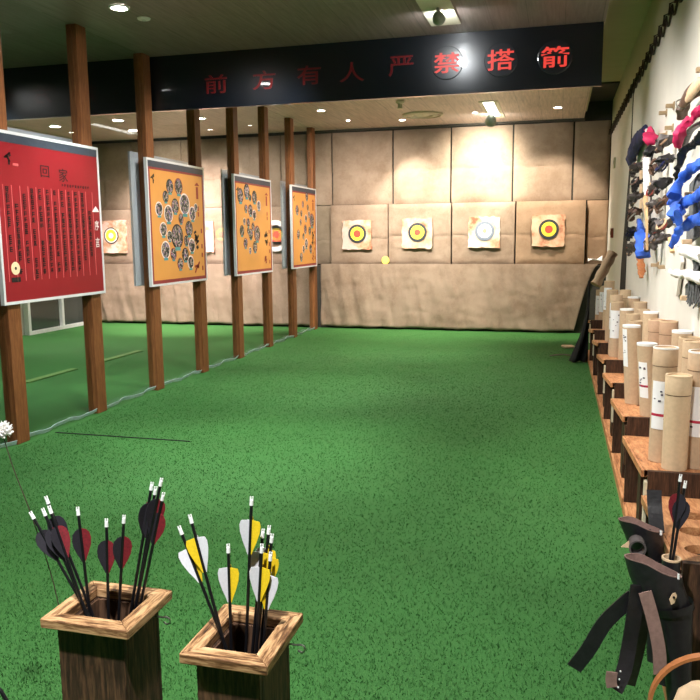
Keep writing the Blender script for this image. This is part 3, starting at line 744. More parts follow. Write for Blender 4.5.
for u, v, w, st, lab in TB:
    D = .108; p = at_size(u, v, w, D)
    hi, lo = .675, .462
    if p.x > hi: p = at(u, v, 'x', hi)
    if p.x < lo: p = at(u, v, 'x', lo)
    if p.y < 3.465: p = O+(Vector(p)-O)*(3.465/p.y); p.x = min(p.x, .688)
    # push away from neighbours along the rack
    for it in range(40):
        bad = [q for q in placed if (q[0]-p.x)**2+(q[1]-p.y)**2 < (.110)**2]
        if not bad and min(abs(p.y-d-.012) for d in DY) > .066: break
        d = (Vector((p.x, p.y, p.z))-O); p = O + d*(1+.008)
        p.x = min(p.x, .688)
    placed.append((p.x, p.y, p.z, u, v))
    R = D/2; x, y = p.x, p.y; zb = shelf_z(y+R)+.002 if False else shelf_z(y-R)+.001
    zt = p.z
    t = thing('cardboard_tube', lab, 'tube', (x, y, zb), 'cardboard arrow tubes')
    m = MT['tan2' if st == 'cap2' else 'tan3' if st == 'plain' else 'tan']
    tilt = .028 if st in ('openleft', 'openlab') else 0
    def sh(mb):
        for vv in mb.bm.verts:
            vv.co.x -= tilt*(vv.co.z-zb)/(zt-zb)*1.2 - tilt*1.2
        return mb
    if st.startswith('cap') or st == 'plain':
        cz = zt-.085
        part(sh(MB().lathe((x, y, 0), [(R*.97, zb), (R*.97, cz)], 28)), 'tube_body', m, t, smooth=True)
        cp = part(sh(MB().lathe((x, y, 0), [(R, cz+.004), (R, zt-.004), (R*.95, zt), (R*.82, zt), (R*.80, zt-.006)], 28)), 'cap', m, t, smooth=True)
        sub(part(sh(MB().lathe((x, y, 0), [(R*.985, cz), (R*.985, cz+.004)], 28)), 'cap_seam', MT['seam'], t), cp)
        sub(part(sh(MB().lathe((x, y, 0), [(R*1.01, zt-.006), (R*1.0, zt+.001), (R*.86, zt+.001), (R*.86, zt-.005)], 28, cap0=False, cap1=False)), 'rim', MT['tan2'] if st != 'caplab' else MT['white'], t), cp)
    else:
        part(sh(MB().lathe((x, y, 0), [(R*.9, zb+.01), (R*.95, zb), (R, zb), (R, zt), (R*.90, zt), (R*.90, zb+.02)], 28)), 'tube_body', m, t, smooth=True)
        if st in ('openw', 'openlab', 'openleft'):
            part(sh(MB().lathe((x, y, 0), [(R*1.01, zt-.010), (R*1.01, zt+.003), (R*.3, zt+.004)], 28)), 'white_lid', MT['white'], t)
        else:
            part(sh(MB().lathe((x, y, 0), [(R*1.005, zt-.004), (R*1.0, zt+.002), (R*.88, zt+.002), (R*.88, zt-.02)], 28, cap0=False, cap1=False)), 'rim', MT['tan2'], t)
    if 'lab' in st or st == 'openleft':
        full = st in ('caplab',); far = st.endswith('2')
        a0, a1 = {'caplab': (-2.7, -.9), 'openlab': (-2.75, -1.75), 'openleft': (-3.3, -2.2)}.get(st, (-2.9, -1.1))
        z1 = zt-(.15 if full else .10 if st == 'openlab' else .02 if st == 'openleft' else .07); z0 = z1-(.22 if full else .20 if st == 'openlab' else .24)
        z0 = max(z0, zb+.02); RR = R*1.012; n = 12
        lb = MB().rings([[Vector((x+RR*k_*math.cos(a0+(a1-a0)*k/n), y+RR*k_*math.sin(a0+(a1-a0)*k/n), z)) for k in range(n+1)] for k_, z in ((1, z0), (1, z1), (.99, z1), (.99, z0))], False, False, False)
        pl = part(sh(lb), 'paper_label', MT['label'], t, smooth=True)
        rnd = random.Random(int(u)); pr = MB()
        for k in range(9 if not far else 6):
            an = rnd.uniform(a0+.15, a1-.2); zz_ = rnd.uniform(z0+.03, z1-.03); s = rnd.uniform(.006, .013)
            pr.box((x+RR*1.012*math.cos(an), y+RR*1.012*math.sin(an), zz_), (s, .0015, s*.7), rz=an+PI/2)
        sub(part(sh(pr), 'label_print', MT['print_'], t), pl)
        if full or st == 'openlab':
            zz_ = z0+.06
            lb = MB().rings([[Vector((x+RR*1.012*k_*math.cos(a0+(a1-a0)*k/n), y+RR*1.012*k_*math.sin(a0+(a1-a0)*k/n), z)) for k in range(n+1)] for k_, z in ((1, zz_), (1, zz_+.012), (.99, zz_+.012), (.99, zz_))], False, False, False)
            sub(part(sh(lb), 'red_stripe', MT['redp'], t), pl)
print('TUBES', [(round(a, 2), round(b, 2), round(c, 2)) for a, b, c, _, _ in placed])

# rolled cloth bundle at the far end of the rack
a, b = at(611, 252, 'y', 9.2), at(594, 284, 'y', 9.0)
a.x = min(a.x, .67)
t = thing('rolled_cloth', 'rolled tan sackcloth bundle leaning over the far tubes', 'cloth bundle', tuple(b))
for k in range(3):
    off = Vector((.02*k, .03*k, -.012*k))
    pts = smoothpts([a+off, (a+b)/2+off+Vector((.01, 0, .02)), b+off])
    part(MB().tube(pts, [.035+.006*math.sin(j*1.7+k) for j in range(len(pts))], 12), 'cloth_roll', MT['tan'] if k % 2 == 0 else MT['tan3'], t, smooth=True)
# wicker basket behind the far tubes
a = at(613, 290, 'y', 9.0)
# black cloth draped off the rack end
mb = MB(); n = 16; m_ = 20; g = {}
for i in range(n+1):
    for j in range(m_+1):
        u, v = i/n, j/m_; z = .98*(1-v)+.012
        left = .39-.05*v-.17*v**2.2; right = .46-.07*v
        x = left+(right-left)*u; y = 9.75+.05*math.sin(u*11+v*2)*(.4+v)-.12*v+.5*u*(.2)
        if x > XR-.02 : x = XR-.02-.01*(1-u)
        g[i, j] = mb.bm.verts.new((x, y, z))
for i in range(n):
    for j in range(m_): mb.face([g[i, j], g[i+1, j], g[i+1, j+1], g[i, j+1]])
o = mb.build('black_cloth', MT['dkc'], smooth=True); o.modifiers.new('s', 'SOLIDIFY').thickness = .01
tag(o, 'black cloth draped from the far end of the rack down to the turf', 'cloth')
q = at(568, 348, 'z', 0)
tag(MB().box((q.x, q.y, .02), (.16, .12, .03), rz=.4, rx=.08).build('paper_scrap', MT['tan2'], bevel=.008), 'pale folded scrap on the turf beside the black cloth', 'scrap')
q = at(562, 356, 'z', .01)
tag(MB().band(smoothpts([(q.x-.15, q.y-.02, .012), (q.x, q.y, .03), (q.x+.14, q.y+.05, .012), (q.x+.2, q.y+.1, .02)]), (0, 1, .2), .04).build('black_strap', MT['leather']), 'thin black strap lying on the turf by the black cloth', 'strap')

# ------------------------------------------------------------------ gear hanging on the right wall
XF = XW-.018
def wpeg(y, z, label, ln=.055):
    t = thing('wooden_peg', label, 'peg', (XF, y, z), 'wooden wall pegs')
    part(MB().box((XF-ln/2, y, z), (ln, .028, .026)), 'peg_bar', MT['peg'], t, bevel=.003)
    part(MB().box((XF-.004, y, z), (.007, .05, .05)), 'back_plate', MT['peg'], t)
pegs = [((668, 106), 'upper right of the four empty wooden pegs on the pale panel'), ((661, 113), 'upper left of the four empty wooden pegs'), ((667, 128), 'lower right of the four empty wooden pegs'),
        ((661, 135), 'lower left of the four empty wooden pegs'), ((699, 70), 'highest wooden peg at the right picture edge'), ((653, 265), 'left of the two low pegs under the hanging gear'), ((661, 267), 'right of the two low pegs under the hanging gear')]
for (u, v), l in pegs:
    p = at(u, v, 'x', XF-.04); wpeg(p.y, p.z, l)
def drape(name, label, cat, pts, rad, mat, flat=.45, group=None, seed=0, ref=(0, 1, 0), peg=None, extra=None):
    root = thing(name, label, cat, pts[0], group)
    P = smoothpts(pts, 10); n = len(P)
    rr = []
    for i in range(n):
        s = i/(n-1)*(len(rad)-1); k = min(int(s), len(rad)-2); rr.append(rad[k]+(rad[k+1]-rad[k])*(s-k))
    mb = MB().tube(P, rr, 14, flat, ref)
    for v in mb.bm.verts:
        v.co += Vector((noise.noise(v.co*22+Vector((seed, 0, 0))), noise.noise(v.co*22+Vector((0, seed+5, 0))), noise.noise(v.co*16+Vector((0, 0, seed)))))*.017
        v.co += Vector((noise.noise(v.co*55+Vector((seed, 3, 0))), noise.noise(v.co*55+Vector((7, seed, 0))), noise.noise(v.co*48+Vector((0, 2, seed)))))*.008
        v.co.x = min(v.co.x, XF-.004)
    part(mb, 'fabric' if mat not in ('leather', 'leathb', 'bone') else 'leather_piece', MT[mat], root, smooth=True)
    if extra: extra(root)
    return root
def W(u, v, x=XF-.06): return at(u, v, 'x', x)
G = 'gear hanging on the right wall'
def loops(root, p, mat, n=2, r=.03, seed=0):
    rnd = random.Random(seed)
    for k in range(n):
        c = Vector(p)+Vector((-.01*k, rnd.uniform(-.03, .03), -.035*k)); pts = [c+Vector((.4*r*math.sin(t), r*math.cos(t), r*math.sin(t))) for t in [2*PI*j/16 for j in range(17)]]
        part(MB().band(pts, (1, 0, 0), .018, .005), 'strap_loop', MT[mat], root)
# far column
drape('folded_cloth', 'navy cloth folded over a peg at the far end of the gear', 'cloth', [W(646, 131), W(638, 140), W(631, 157)], [.045, .075, .09], 'navyc', .5, G, 1)
drape('pink_ribbon', 'pink and white ribbon bunch beside the navy cloth', 'ribbon', [W(649, 130, XF-.07), W(651, 138, XF-.08), W(651, 146, XF-.08)], [.03, .06, .02], 'pink', .5, G, 2, extra=lambda r: part(MB().tube([W(647, 130, XF-.09), W(648, 142, XF-.1)], [.015, .02], 8), 'white_fold', MT['white'], r))
def guard(u, v, label, s=1.0, seed=0, cols=('leather', 'leathb', 'grapl'), x=XF-.05):
    p = W(u, v, x); root = thing('leather_glove', label, 'glove', p, G); rnd = random.Random(seed)
    # crumpled leather palm hanging from its peg
    a = rnd.uniform(-.5, .6)
    pts = smoothpts([p+Vector((.035, 0, .018)), p+Vector((-.02, -.02, .012)), p+Vector((-.05, a*.05, -.01)), p+Vector((-.055, a*.09, -.045*s))])
    mb = MB().tube(pts, [.014, .026*s, .032*s, .020*s, .010], 14, .7, (0, 0, 1))
    for q in mb.bm.verts:
        q.co += Vector([noise.noise(q.co*38+Vector((seed*3.1, k*7, 0))) for k in range(3)])*.020*s
        q.co.x = min(q.co.x, XF-.003)
    part(mb, 'palm', MT[cols[0]], root, smooth=True)
    for k in range(3):
        c = p+Vector((-.03-.012*k, rnd.uniform(-.05, .05), rnd.uniform(-.035, .02))); r = (.016+.010*rnd.random())*s
        c.x = min(c.x, XF-.035); e = rnd.uniform(-.8, .8)
        lp = [c+Vector((r*math.sin(q)*.8, r*math.cos(q), .8*r*math.sin(q)+e*r*math.cos(q))) for q in [2*PI*j/14 for j in range(15)]]
        part(MB().band(lp, (1, .2, .1), .012, .004), 'finger_strap', MT[cols[1+k % 2]], root)
    part(MB().box(p+Vector((-.065, rnd.uniform(-.03, .03), rnd.uniform(-.03, .03))), (.010, .022, .018), rz=.4, rx=.5), 'buckle', MT['steel' if seed % 2 else 'tab'], root, bevel=.003)
gl = [((640, 168), 'topmost, red tipped, under the navy cloth'), ((640, 183), 'second in the farthest column'), ((639, 197), 'third in the farthest column'), ((637, 213), 'fourth in the farthest column'), ((635, 232), 'dark, left of the far blue sleeve'), ((636, 247), 'reddish black, lowest in the farthest column'),
      ((655, 152), 'curved black, at the top left of the middle column'), ((668, 142), 'topmost of the middle column, under the pegs'), ((661, 165), 'second of the middle column'), ((669, 161), 'dark, beside the black belt'), ((659, 187), 'third of the middle column, pale buckle'), ((667, 184), 'greenish black, beside the upper blue sleeve'),
      ((658, 205), 'with bluish cloth, fourth of the middle column'), ((668, 203), 'next to the middle blue sleeve'), ((658, 225), 'fifth of the middle column'), ((667, 226), 'dark bushy, right in the fifth row'), ((655, 242), 'reddish brown, lowest of the middle column'), ((663, 240), 'small dark, lowest beside the lower blue sleeve')]
cc = [('grapl', 'redsw', 'tab'), ('leather', 'lining', 'white'), ('grapl', 'tan3', 'leathb'), ('leathb', 'leather', 'steel'), ('leather', 'navyc', 'grapl')]
for i, ((u, v), l) in enumerate(gl):
    guard(u, v, 'dark crumpled leather glove, ' + l, (1.7 if u < 650 else 1.45), i, cc[i % 5])
drape('blue_sleeve', 'bright blue cloth sleeve hanging in the farthest column', 'sleeve', [W(639, 223, XF-.08), W(642, 235, XF-.11), W(643, 257, XF-.11)], [.035, .06, .05], 'bluec', .5, G, 3)
drape('leather_thong', 'orange brown leather piece below the far blue sleeve', 'leather', [W(640, 258), W(641, 268), W(641.5, 278)], [.03, .032, .015], 'leatho', .5, G, 4)
t = thing('bow_limb', 'long light wood stick hanging in the farthest column', 'stick', W(646, 225, XF-.12), G)
part(MB().band(smoothpts([W(645, 195, XF-.10), W(646.5, 215, XF-.13), W(647, 250, XF-.12)]), (0, 1, .1), .055, .012), 'limb', MT['bone'], t); part(MB().tube([W(646.5, 158, XF-.11), W(647, 195, XF-.12)], [.028, .02], 8, .3), 'white_wrap', MT['white'], t)
t = thing('black_belt', 'long black belt hanging vertically between far and middle columns', 'belt', W(651, 195, XF-.10), G)
part(MB().band(smoothpts([W(654, 150, XF-.06), W(650.5, 165, XF-.08), W(651, 195, XF-.08), W(649, 232, XF-.08)]), (0, 1, 0), .05, .008), 'strap', MT['leather'], t); part(MB().box(W(650.5, 172, XF-.09), (.02, .07, .03)), 'buckle', MT['steel'], t)
# near column
t = thing('leather_loop', 'tan and brown leather band with a metal ring at upper right', 'leather band', W(690, 95), G)
part(MB().tube(smoothpts([W(704, 84, XF-.10), W(692, 92, XF-.09), W(684, 102, XF-.08), W(683, 108, XF-.07), W(682, 118, XF-.06)]), [.045]*9+[.04]*8+[.03]*4, 10, .5, (0, 1, 0)), 'leather_band', MT['leathb'], t, smooth=True)
c = W(681, 104, XF-.10); part(MB().tube([c+Vector((.0, .035*math.cos(q), .022*math.sin(q))) + Vector((.03*math.cos(q), 0, 0)) for q in [2*PI*j/20 for j in range(21)]], .004, 6), 'metal_ring', MT['steel'], t, smooth=True)
part(MB().tube(smoothpts([W(704, 78, XF-.13), W(694, 89, XF-.12), W(687, 99, XF-.11)]), [.02]*4+[.035]*6+[.02]*3, 10, .5, (0, 1, 0)), 'pale_band', MT['tab'], t, smooth=True)
drape('pink_ribbon', 'crimson pink satin bow at the right edge below the leather band', 'ribbon', [W(704, 108, XF-.05), W(693, 117, XF-.09), W(684, 124, XF-.12), W(679, 134, XF-.14), W(677, 146, XF-.14)], [.024, .026, .020, .036, .022], 'pink', .5, G, 6)
drape('black_belt', 'black leather straps slung diagonally above the blue sleeves', 'belt', [W(704, 134, XF-.05), W(694, 144, XF-.08), W(683, 154, XF-.12), W(678, 168, XF-.13), W(676, 182, XF-.13)], [.03, .018, .024, .016, .012], 'leather', .4, G, 7,
      extra=lambda r: part(MB().tube(smoothpts([W(704, 122, XF-.07), W(690, 131, XF-.06), W(682, 150, XF-.06)]), .022, 8, .5), 'second_strap', MT['leather'], r))
for k, (pts, l) in enumerate((([(706, 161), (692, 169), (680, 180), (674, 196)], 'upper of the three blue sleeves at the right edge'), ([(706, 191), (692, 199), (680, 207), (678, 218)], 'middle of the three blue sleeves at the right edge'), ([(706, 216), (692, 222), (679, 232), (670, 247)], 'lower of the three blue sleeves at the right edge'))):
    drape('blue_sleeve', 'bright blue cloth sleeve, ' + l, 'sleeve', [W(u, v, XF-.05-.038*i) for i, (u, v) in enumerate(pts)], [.034, .027, .024, .034] if k != 2 else [.036, .028, .024, .014], 'bluec', .6, G, 10+k)
for k, (u, v, l) in enumerate(((696, 186, 'uppermost, under the upper blue sleeve'), (696, 209, 'under the middle blue sleeve'), (693, 233, 'under the lower blue sleeve'), (692, 289, 'lowest, under the white fleece'))):
    p = W(u, v, XF-.04); r = thing('felt_pad', 'flat grey felt pad on the wall, ' + l, 'pad', p, G)
    part(MB().box(p, (.03, .26, .085), rx=-.15), 'felt', MT['greyc'], r, bevel=.012)
    part(MB().box(p+Vector((-.035, -.04, -.045)), (.05, .04, .025)), 'wood_block', MT['tab'], r, bevel=.003)
for k, (pp, rr, l) in enumerate((([(675, 243), (683, 249), (694, 253), (708, 258)], [.006, .030, .040, .042], 'upper'), ([(669, 271), (678, 274), (690, 275), (708, 280)], [.006, .026, .030, .032], 'lower'))):
    P4 = smoothpts([W(u, v, XF-.10) for u, v in pp], 6); r = thing('white_fleece', 'white fleece puff hanging at right edge, ' + l + ' of the two', 'fleece', P4[8], G)
    mb = MB().tube(P4, rr, 20, .8, (0, 0, 1)); 
    for vv in mb.bm.verts: vv.co += Vector([noise.noise(vv.co*24+Vector((k*5, j*9, 0))) for j in range(3)])*.016; vv.co.x = min(vv.co.x, XF-.003)
    part(mb, 'fleece', MT['fur'], r, smooth=True)
    c = P4[-6]+Vector((.03, 0, -.07)); mb = MB(); rnd = random.Random(k)
    for j in range(60):
        y_ = c.y+rnd.uniform(-.13, .14); mb.tube([(c.x+rnd.uniform(-.03, .03), y_, c.z+.05), (c.x+rnd.uniform(-.04, .03), y_+rnd.uniform(-.01, .01), c.z-.05-rnd.uniform(-.01, .03))], [.007, .003], 5)
    tag(part(mb, 'grey_bristles', MT['greyc'], r), kind='stuff')
for k, (u, v) in enumerate(((641, 175), (641, 188.5), (641, 204))):
    p = W(u, v, XF-.12); tag(MB().box(p, (.02, .035, .07)).build('wooden_tag', MT['tab'], bevel=.003), 'small pale wooden tag in the farthest column of gear, ' + ('highest', 'middle', 'lowest')[k] + ' of three', 'tag', 'pale tags in the far column')
for k, (u, v, l) in enumerate(((676, 200, 'upper'), (677, 212, 'lower'))):
    drape('blue_knot', 'knotted blue cloth hanging beside the blue sleeves, ' + l + ' knot', 'cloth', [W(u, v-9, XF-.08), W(u-1, v, XF-.10), W(u-2, v+7, XF-.08)], [.02, .045, .02], 'bluec', .7, G, 30+k)
p = W(677, 285, XF-.03); t = thing('cloth_bag', 'pale grey hanging bag with a pointed lower corner under the sleeves', 'bag', p, G)
part(MB().prism([W(671, 240, XF-.03), W(664, 262, XF-.03), W(668, 284, XF-.03), W(676, 296, XF-.03), W(681, 262, XF-.03), W(680, 244, XF-.03)], (.02, 0, 0)), 'bag_body', MT['panel'], t, bevel=.004)
part(MB().tube([W(671, 238, XF-.035), W(673, 252, XF-.04)], .02, 8, .5), 'cord_knot', MT['bone'], t)

# ------------------------------------------------------------------ arrow boxes
def arrow_box(x0, x1, y0, y1, zt, label, body_off=.03):
    t = thing('arrow_box', label, 'box', ((x0+x1)/2, (y0+y1)/2, 0))
    b = body_off; w = .016; bx0, bx1, by0, by1 = x0+b, x1-b, y0+b*.9, y1-b*.9; zr = zt-.026
    for nm, A, B in (('front_board', (bx0, by0, 0), (bx1, by0+w, zr)), ('back_board', (bx0, by1-w, 0), (bx1, by1, zr)), ('side_board', (bx0, by0+w+.0005, 0), (bx0+w, by1-w-.0005, zr)), ('side_board', (bx1-w, by0+w+.0005, 0), (bx1, by1-w-.0005, zr))):
        part(MB().span(A, B), nm, MT['char'], t, bevel=.002)
    for nm, A, B in (('lining', (bx0+w, by1-w-.006, .02), (bx1-w, by1-w-.001, zr-.002)), ('lining', (bx1-w-.006, by0+w, .02), (bx1-w-.001, by1-w-.007, zr-.002)), ('lining', (bx0+w+.001, by0+w, .02), (bx0+w+.006, by1-w-.007, zr-.002))):
        part(MB().span(A, B), nm, MT['inner'], t)
    part(MB().span((bx0+w, by0+w, .002), (bx1-w, by1-w, .018)), 'bottom_board', MT['inner'], t)
    rw = .044
    def mit(a, b_, c, d, m, nm):
        part(MB().prism([(a[0], a[1], zr+.0005), (b_[0], b_[1], zr+.0005), (c[0], c[1], zr+.0005), (d[0], d[1], zr+.0005)], (0, 0, .025)), nm, MT[m], t, bevel=.003)
    mit((x0, y0), (x1, y0), (x1-rw, y0+rw), (x0+rw, y0+rw), 'rimx', 'rim_board')
    mit((x0, y1), (x1, y1), (x1-rw, y1-rw), (x0+rw, y1-rw), 'rimx', 'rim_board')
    mit((x0, y0+.001), (x0, y1-.001), (x0+rw, y1-rw-.001), (x0+rw, y0+rw+.001), 'rimy', 'rim_board')
    mit((x1, y0+.001), (x1, y1-.001), (x1-rw, y1-rw-.001), (x1-rw, y0+rw+.001), 'rimy', 'rim_board')
    for (hx, hy, s) in ((x1, (y0*.35+y1*.65), 1), (x0, (y0+y1)/2, -1)):
        c = Vector((hx, hy, zr-.012))
        pts = [c+Vector((-s*.028, 0, 0)), c+Vector((s*.012, 0, 0))]+[c+Vector((s*(.024+.010*math.sin(q)), 0, -.002+.010*math.cos(q)-.006)) for q in [0, .7, 1.4, 2.1, 2.8, 3.5, 4.2]]
        part(MB().tube(pts, .0022, 6), 'screw_eye', MT['steel'], t, smooth=True)
    return (bx0+w+.008, bx1-w-.008, by0+w+.006, by1-w-.008)
in1 = arrow_box(-1.243, -.992, 1.541, 1.770, .60, 'charred wooden box holding the dark red arrows, left of the two')
in2 = arrow_box(-.822, -.603, 1.480, 1.735, .60, 'charred wooden box holding the white and yellow arrows, right of the two')

def arrow(nock, low, ca, cb, label, group, L=.82, shield=False, rim=None, twist=0, vis=True):
    nock = Vector(nock); low = Vector(low); d = (low-nock).normalized()
    end = nock+d*L
    if rim:
        x0, x1, y0, y1 = rim
        for ax, lo, hi in ((0, x0, x1), (1, y0, y1)):
            if abs(d[ax]) > 1e-6:
                for lim in (lo, hi):
                    s = (lim-low[ax])/d[ax]
                    if s > 0 and s+(low-nock).length < L: L = s+(low-nock).length
        if d.z < 0: L = min(L, (nock.z-.03)/-d.z)
        end = nock+d*L
    t = thing('arrow', label, 'arrow', end, group)
    part(MB().tube([nock+d*.018, end-d*.02], .0040, 10), 'shaft', MT['blk'], t, smooth=True)
    part(MB().tube([end-d*.02, end-d*.018, end], [.0042, .0042, .001], 10), 'arrowhead', MT['steel'], t, smooth=True)
    nk = MB(); view = (nock-O).normalized(); side = d.cross(view).normalized()
    nk.tube([nock+d*.004, nock+d*.018], [.0044, .0050], 10)
    nk.tube([nock+side*.0026-d*.004, nock+side*.0026+d*.005], .0018, 6); nk.tube([nock-side*.0026-d*.004, nock-side*.0026+d*.005], .0018, 6)
    part(nk, 'nock', MT['nock'], t)
    s0 = .055; fl = .088
    for k in range(3):
        an = twist+[0, PI, PI/2][k]+(-.25 if k == 0 else .25 if k == 1 else 0)
        o = side*math.cos(an)+side.cross(d)*math.sin(an)
        if shield: prof = [(0, .003), (.001, .020), (.012, .0235), (.03, .0215), (.055, .014), (.075, .006), (fl, .002)]
        else: prof = [(0, .003), (.003, .011), (.012, .0185), (.027, .0215), (.045, .0195), (.065, .012), (.08, .005), (fl, .002)]
        base = [nock+d*(s0+s)+o*.0035 for s, h in prof]; top = [nock+d*(s0+s)+o*(h+.0035) for s, h in prof]
        nn = d.cross(o).normalized()*.0006
        mb = MB(); n = len(prof)
        A = [mb.bm.verts.new(p+nn) for p in base]; B = [mb.bm.verts.new(p+nn) for p in top]; A2 = [mb.bm.verts.new(p-nn) for p in base]; B2 = [mb.bm.verts.new(p-nn) for p in top]
        for i in range(n-1):
            mb.face([A[i], A[i+1], B[i+1], B[i]]); mb.face([A2[i], B2[i], B2[i+1], A2[i+1]]); mb.face([B[i], B[i+1], B2[i+1], B2[i]]); mb.face([A[i], A2[i], A2[i+1], A[i+1]])
        mb.face([A[0], B[0], B2[0], A2[0]])
        part(mb, 'feather', MT[(ca, cb, ca)[k]], t)
# side vector: d x view -> points left or right; ca on side +, cb on side -
A1 = [((30.8, 513), (67, 608), 'leftmost, leaning far left'), ((43, 509.5), (72.5, 609), 'second from left in the leaning left bunch'), ((49.3, 507), (76, 610), 'third in the leaning left bunch'), ((46.1, 497.5), (78, 606), 'tallest in the leaning left bunch'),
      ((77.7, 508.5), (89.5, 610), 'standing alone left of centre'), ((106.4, 520), (108.5, 613), 'in the middle with low nock'), ((124, 516.5), (119, 612), 'right of the middle one'),
      ((152, 483.5), (144, 594), 'leftmost in the right hand bunch'), ((155.7, 488), (146, 596), 'second in the right hand bunch'), ((161.5, 479.5), (148.5, 594), 'tallest in the right hand bunch'), ((163.4, 494), (150, 597), 'rightmost in the right hand bunch')]
for i, (n_, b_, l) in enumerate(A1):
    low = at(b_[0], b_[1], 'z', .575); low.x = min(max(low.x, in1[0]+.006), in1[1]-.006); low.y = min(max(low.y, in1[2]+.008), in1[3]-.008)
    nk = at(n_[0], n_[1], 'y', low.y+(.004*(i % 3)))
    arrow(nk, low, 'redf' if i not in (0, 3) else 'blkf', 'blkf', 'black arrow with black and dark red feathers, ' + l, 'black and red arrows', rim=in1, twist=.15*((i*7) % 5-2))
A2_ = [((179.4, 527.5), (199.8, 638), 'leftmost in its box'), ((190, 516), (213.5, 640), 'second from left, crossing the leftmost'), ((228.2, 545.5), (231, 640), 'standing alone in the middle'), ((251.7, 498), (246.5, 637), 'tallest of all'),
       ((263, 530.5), (254, 634), 'left back in the right hand bunch'), ((269.2, 527), (258, 633), 'highest in the right hand bunch'), ((272.1, 535.5), (262, 633), 'right back in the right hand bunch'), ((262, 545.5), (257, 640), 'left front in the right hand bunch'), ((270.7, 553.5), (264, 640), 'lowest, right front in the right hand bunch')]
for i, (n_, b_, l) in enumerate(A2_):
    low = at(b_[0], b_[1], 'z', .575); low.x = min(max(low.x, in2[0]+.006), in2[1]-.006); low.y = min(max(low.y, in2[2]+.008), in2[3]-.008)
    nk = at(n_[0], n_[1], 'y', low.y+.004*(i % 3))
    sw = i in (1, 8) or i == 7
    arrow(nk, low, 'whf' if (i in (1, 8)) else 'yelf', 'yelf' if (i in (1, 8)) else 'whf', 'black arrow with white and yellow feathers, ' + l, 'white and yellow arrows', rim=in2, shield=True, twist=.12*((i*5) % 5-2))

# white flower on a wire stem leaning out of the left box
f0 = at(3, 430, 'y', 1.68)
t = thing('dried_flower', 'white fluffy artificial flower on a thin wire stem at the left edge', 'flower', (-1.262, 1.655, 0))
st = smoothpts([(-1.252, 1.655, .003), (-1.253, 1.655, .3), at(60, 600, 'y', 1.665)+Vector((-.008, 0, 0)), at(33, 520, 'y', 1.67), at(14, 470, 'y', 1.675), f0+Vector((0, 0, -.02))])
part(MB().tube(st, .0014, 6), 'stem', MT['cord'], t)
mb = MB(); rnd = random.Random(4)
for k in range(170):
    z = rnd.uniform(-.75, 1); q = rnd.uniform(0, 2*PI); r = math.sqrt(1-z*z); d = Vector((r*math.cos(q), r*math.sin(q), z)); L = rnd.uniform(.016, .027)
    s = d.cross(Vector((0, 0, 1))).normalized(); s = (Matrix.Rotation(rnd.uniform(0, 3), 3, d) @ s)
    mb.band([f0+d*.006, f0+d*L*.6+s*.002, f0+d*L], s, [.003, .009, .004], .0008)
part(mb, 'petals', MT['fur'], t)
mb = MB(); mb.lathe(f0, [(.002, -.010), (.009, -.006), (.010, .002), (.004, .009)], 12); part(mb, 'flower_centre', MT['lining'], t, smooth=True)
# dark handle at the bottom left corner
q = [at(u, v, 'y', 1.3) for u, v in ((-14, 680), (-2, 688), (6, 700), (12, 716), (14, 740))]
tag(MB().tube(smoothpts(q), .0045, 10).build('curved_rod', MT['blk'], smooth=True), 'curved black rod tip at the bottom left corner', 'rod')

# ------------------------------------------------------------------ leather quivers at the near end of the rack
def loft(mb, rows, yc, dep, n=24, dip=0):
    R = []
    for k, (L, Rr, dd) in enumerate(rows):
        a = at(L[0], L[1], 'y', yc); b = at(Rr[0], Rr[1], 'y', yc); c = (a+b)/2; h = (b-a)/2
        ring = []
        for j in range(n):
            q = 2*PI*j/n; p = c+h*math.cos(q)+Vector((0, dd*math.sin(q), 0))
            if k == 0 and dip: p.z += dip*math.sin(q)+.012*math.exp(-((math.cos(q)+.35)/.5)**2)
            ring.append(p)
        R.append(ring)
    return R
def quiver(rows, yc, label, mouth_in='lining', dip=0.0, lip=.01):
    x = at(660, 560, 'y', yc)
    t = thing('leather_quiver', label, 'quiver', (x.x, yc, .05), 'leather quivers on the rack')
    R = loft(MB(), rows, yc, 0, dip=dip)
    part(MB().rings(R, False, True), 'pouch', MT['leather'], t, smooth=True)
    c0 = sum(R[0], Vector())/len(R[0]); inner = []
    for k, r in enumerate(R[:4]):
        c = sum(r, Vector())/len(r); inner.append([c+(p-c)*(.93 if k else .94) for p in r])
    part(MB().rings(inner, False, True), 'lining', MT[mouth_in], t, smooth=True)
    mb = MB(); mb.rings([R[0], [p+Vector((0, 0, .003)) for p in R[0]], [p+Vector((0, 0, .003)) for p in inner[0]], inner[0]], False, False)
    part(mb, 'rolled_edge', MT['lining'], t, smooth=True)
    return t
# rear quiver
YQ1, YQ2 = 2.62, 2.22
q1 = quiver([((618, 520), (663, 532), .055), ((624, 533), (664, 542), .05), ((630, 550), (664, 555), .045), ((640, 575), (664, 575), .035), ((645, 620), (662, 620), .028), ((647, 660), (660, 660), .02)], YQ1,
            'black leather quiver with wing shaped flap, rear one of two at rack corner', dip=-.008)
part(MB().tube([at(661, 531, 'y', YQ1-.055), at(661, 535, 'y', YQ1-.055)], .004, 8), 'rivet', MT['nock'], q1)
lp = [at(637, 546, 'y', YQ1-.09)+Vector((.024*math.cos(q), 0, .026*math.sin(q))) for q in [2*PI*j/24 for j in range(25)]]
part(MB().band(lp, (0, 1, 0), .05, .005), 'leather_loop', MT['grapl'], q1, smooth=True)
part(MB().band(smoothpts([at(654, 490, 'y', 2.75), at(655, 510, 'y', 2.72), at(657, 532, 'y', 2.66)]), (1, 0, 0), .048, .006), 'hanging_belt', MT['leather'], q1)
part(MB().prism([at(621, 547, 'y', YQ1-.1), at(629, 541, 'y', YQ1-.1), at(630, 548, 'y', YQ1-.1)], (0, .004, 0)), 'pale_tip', MT['tab'], q1)
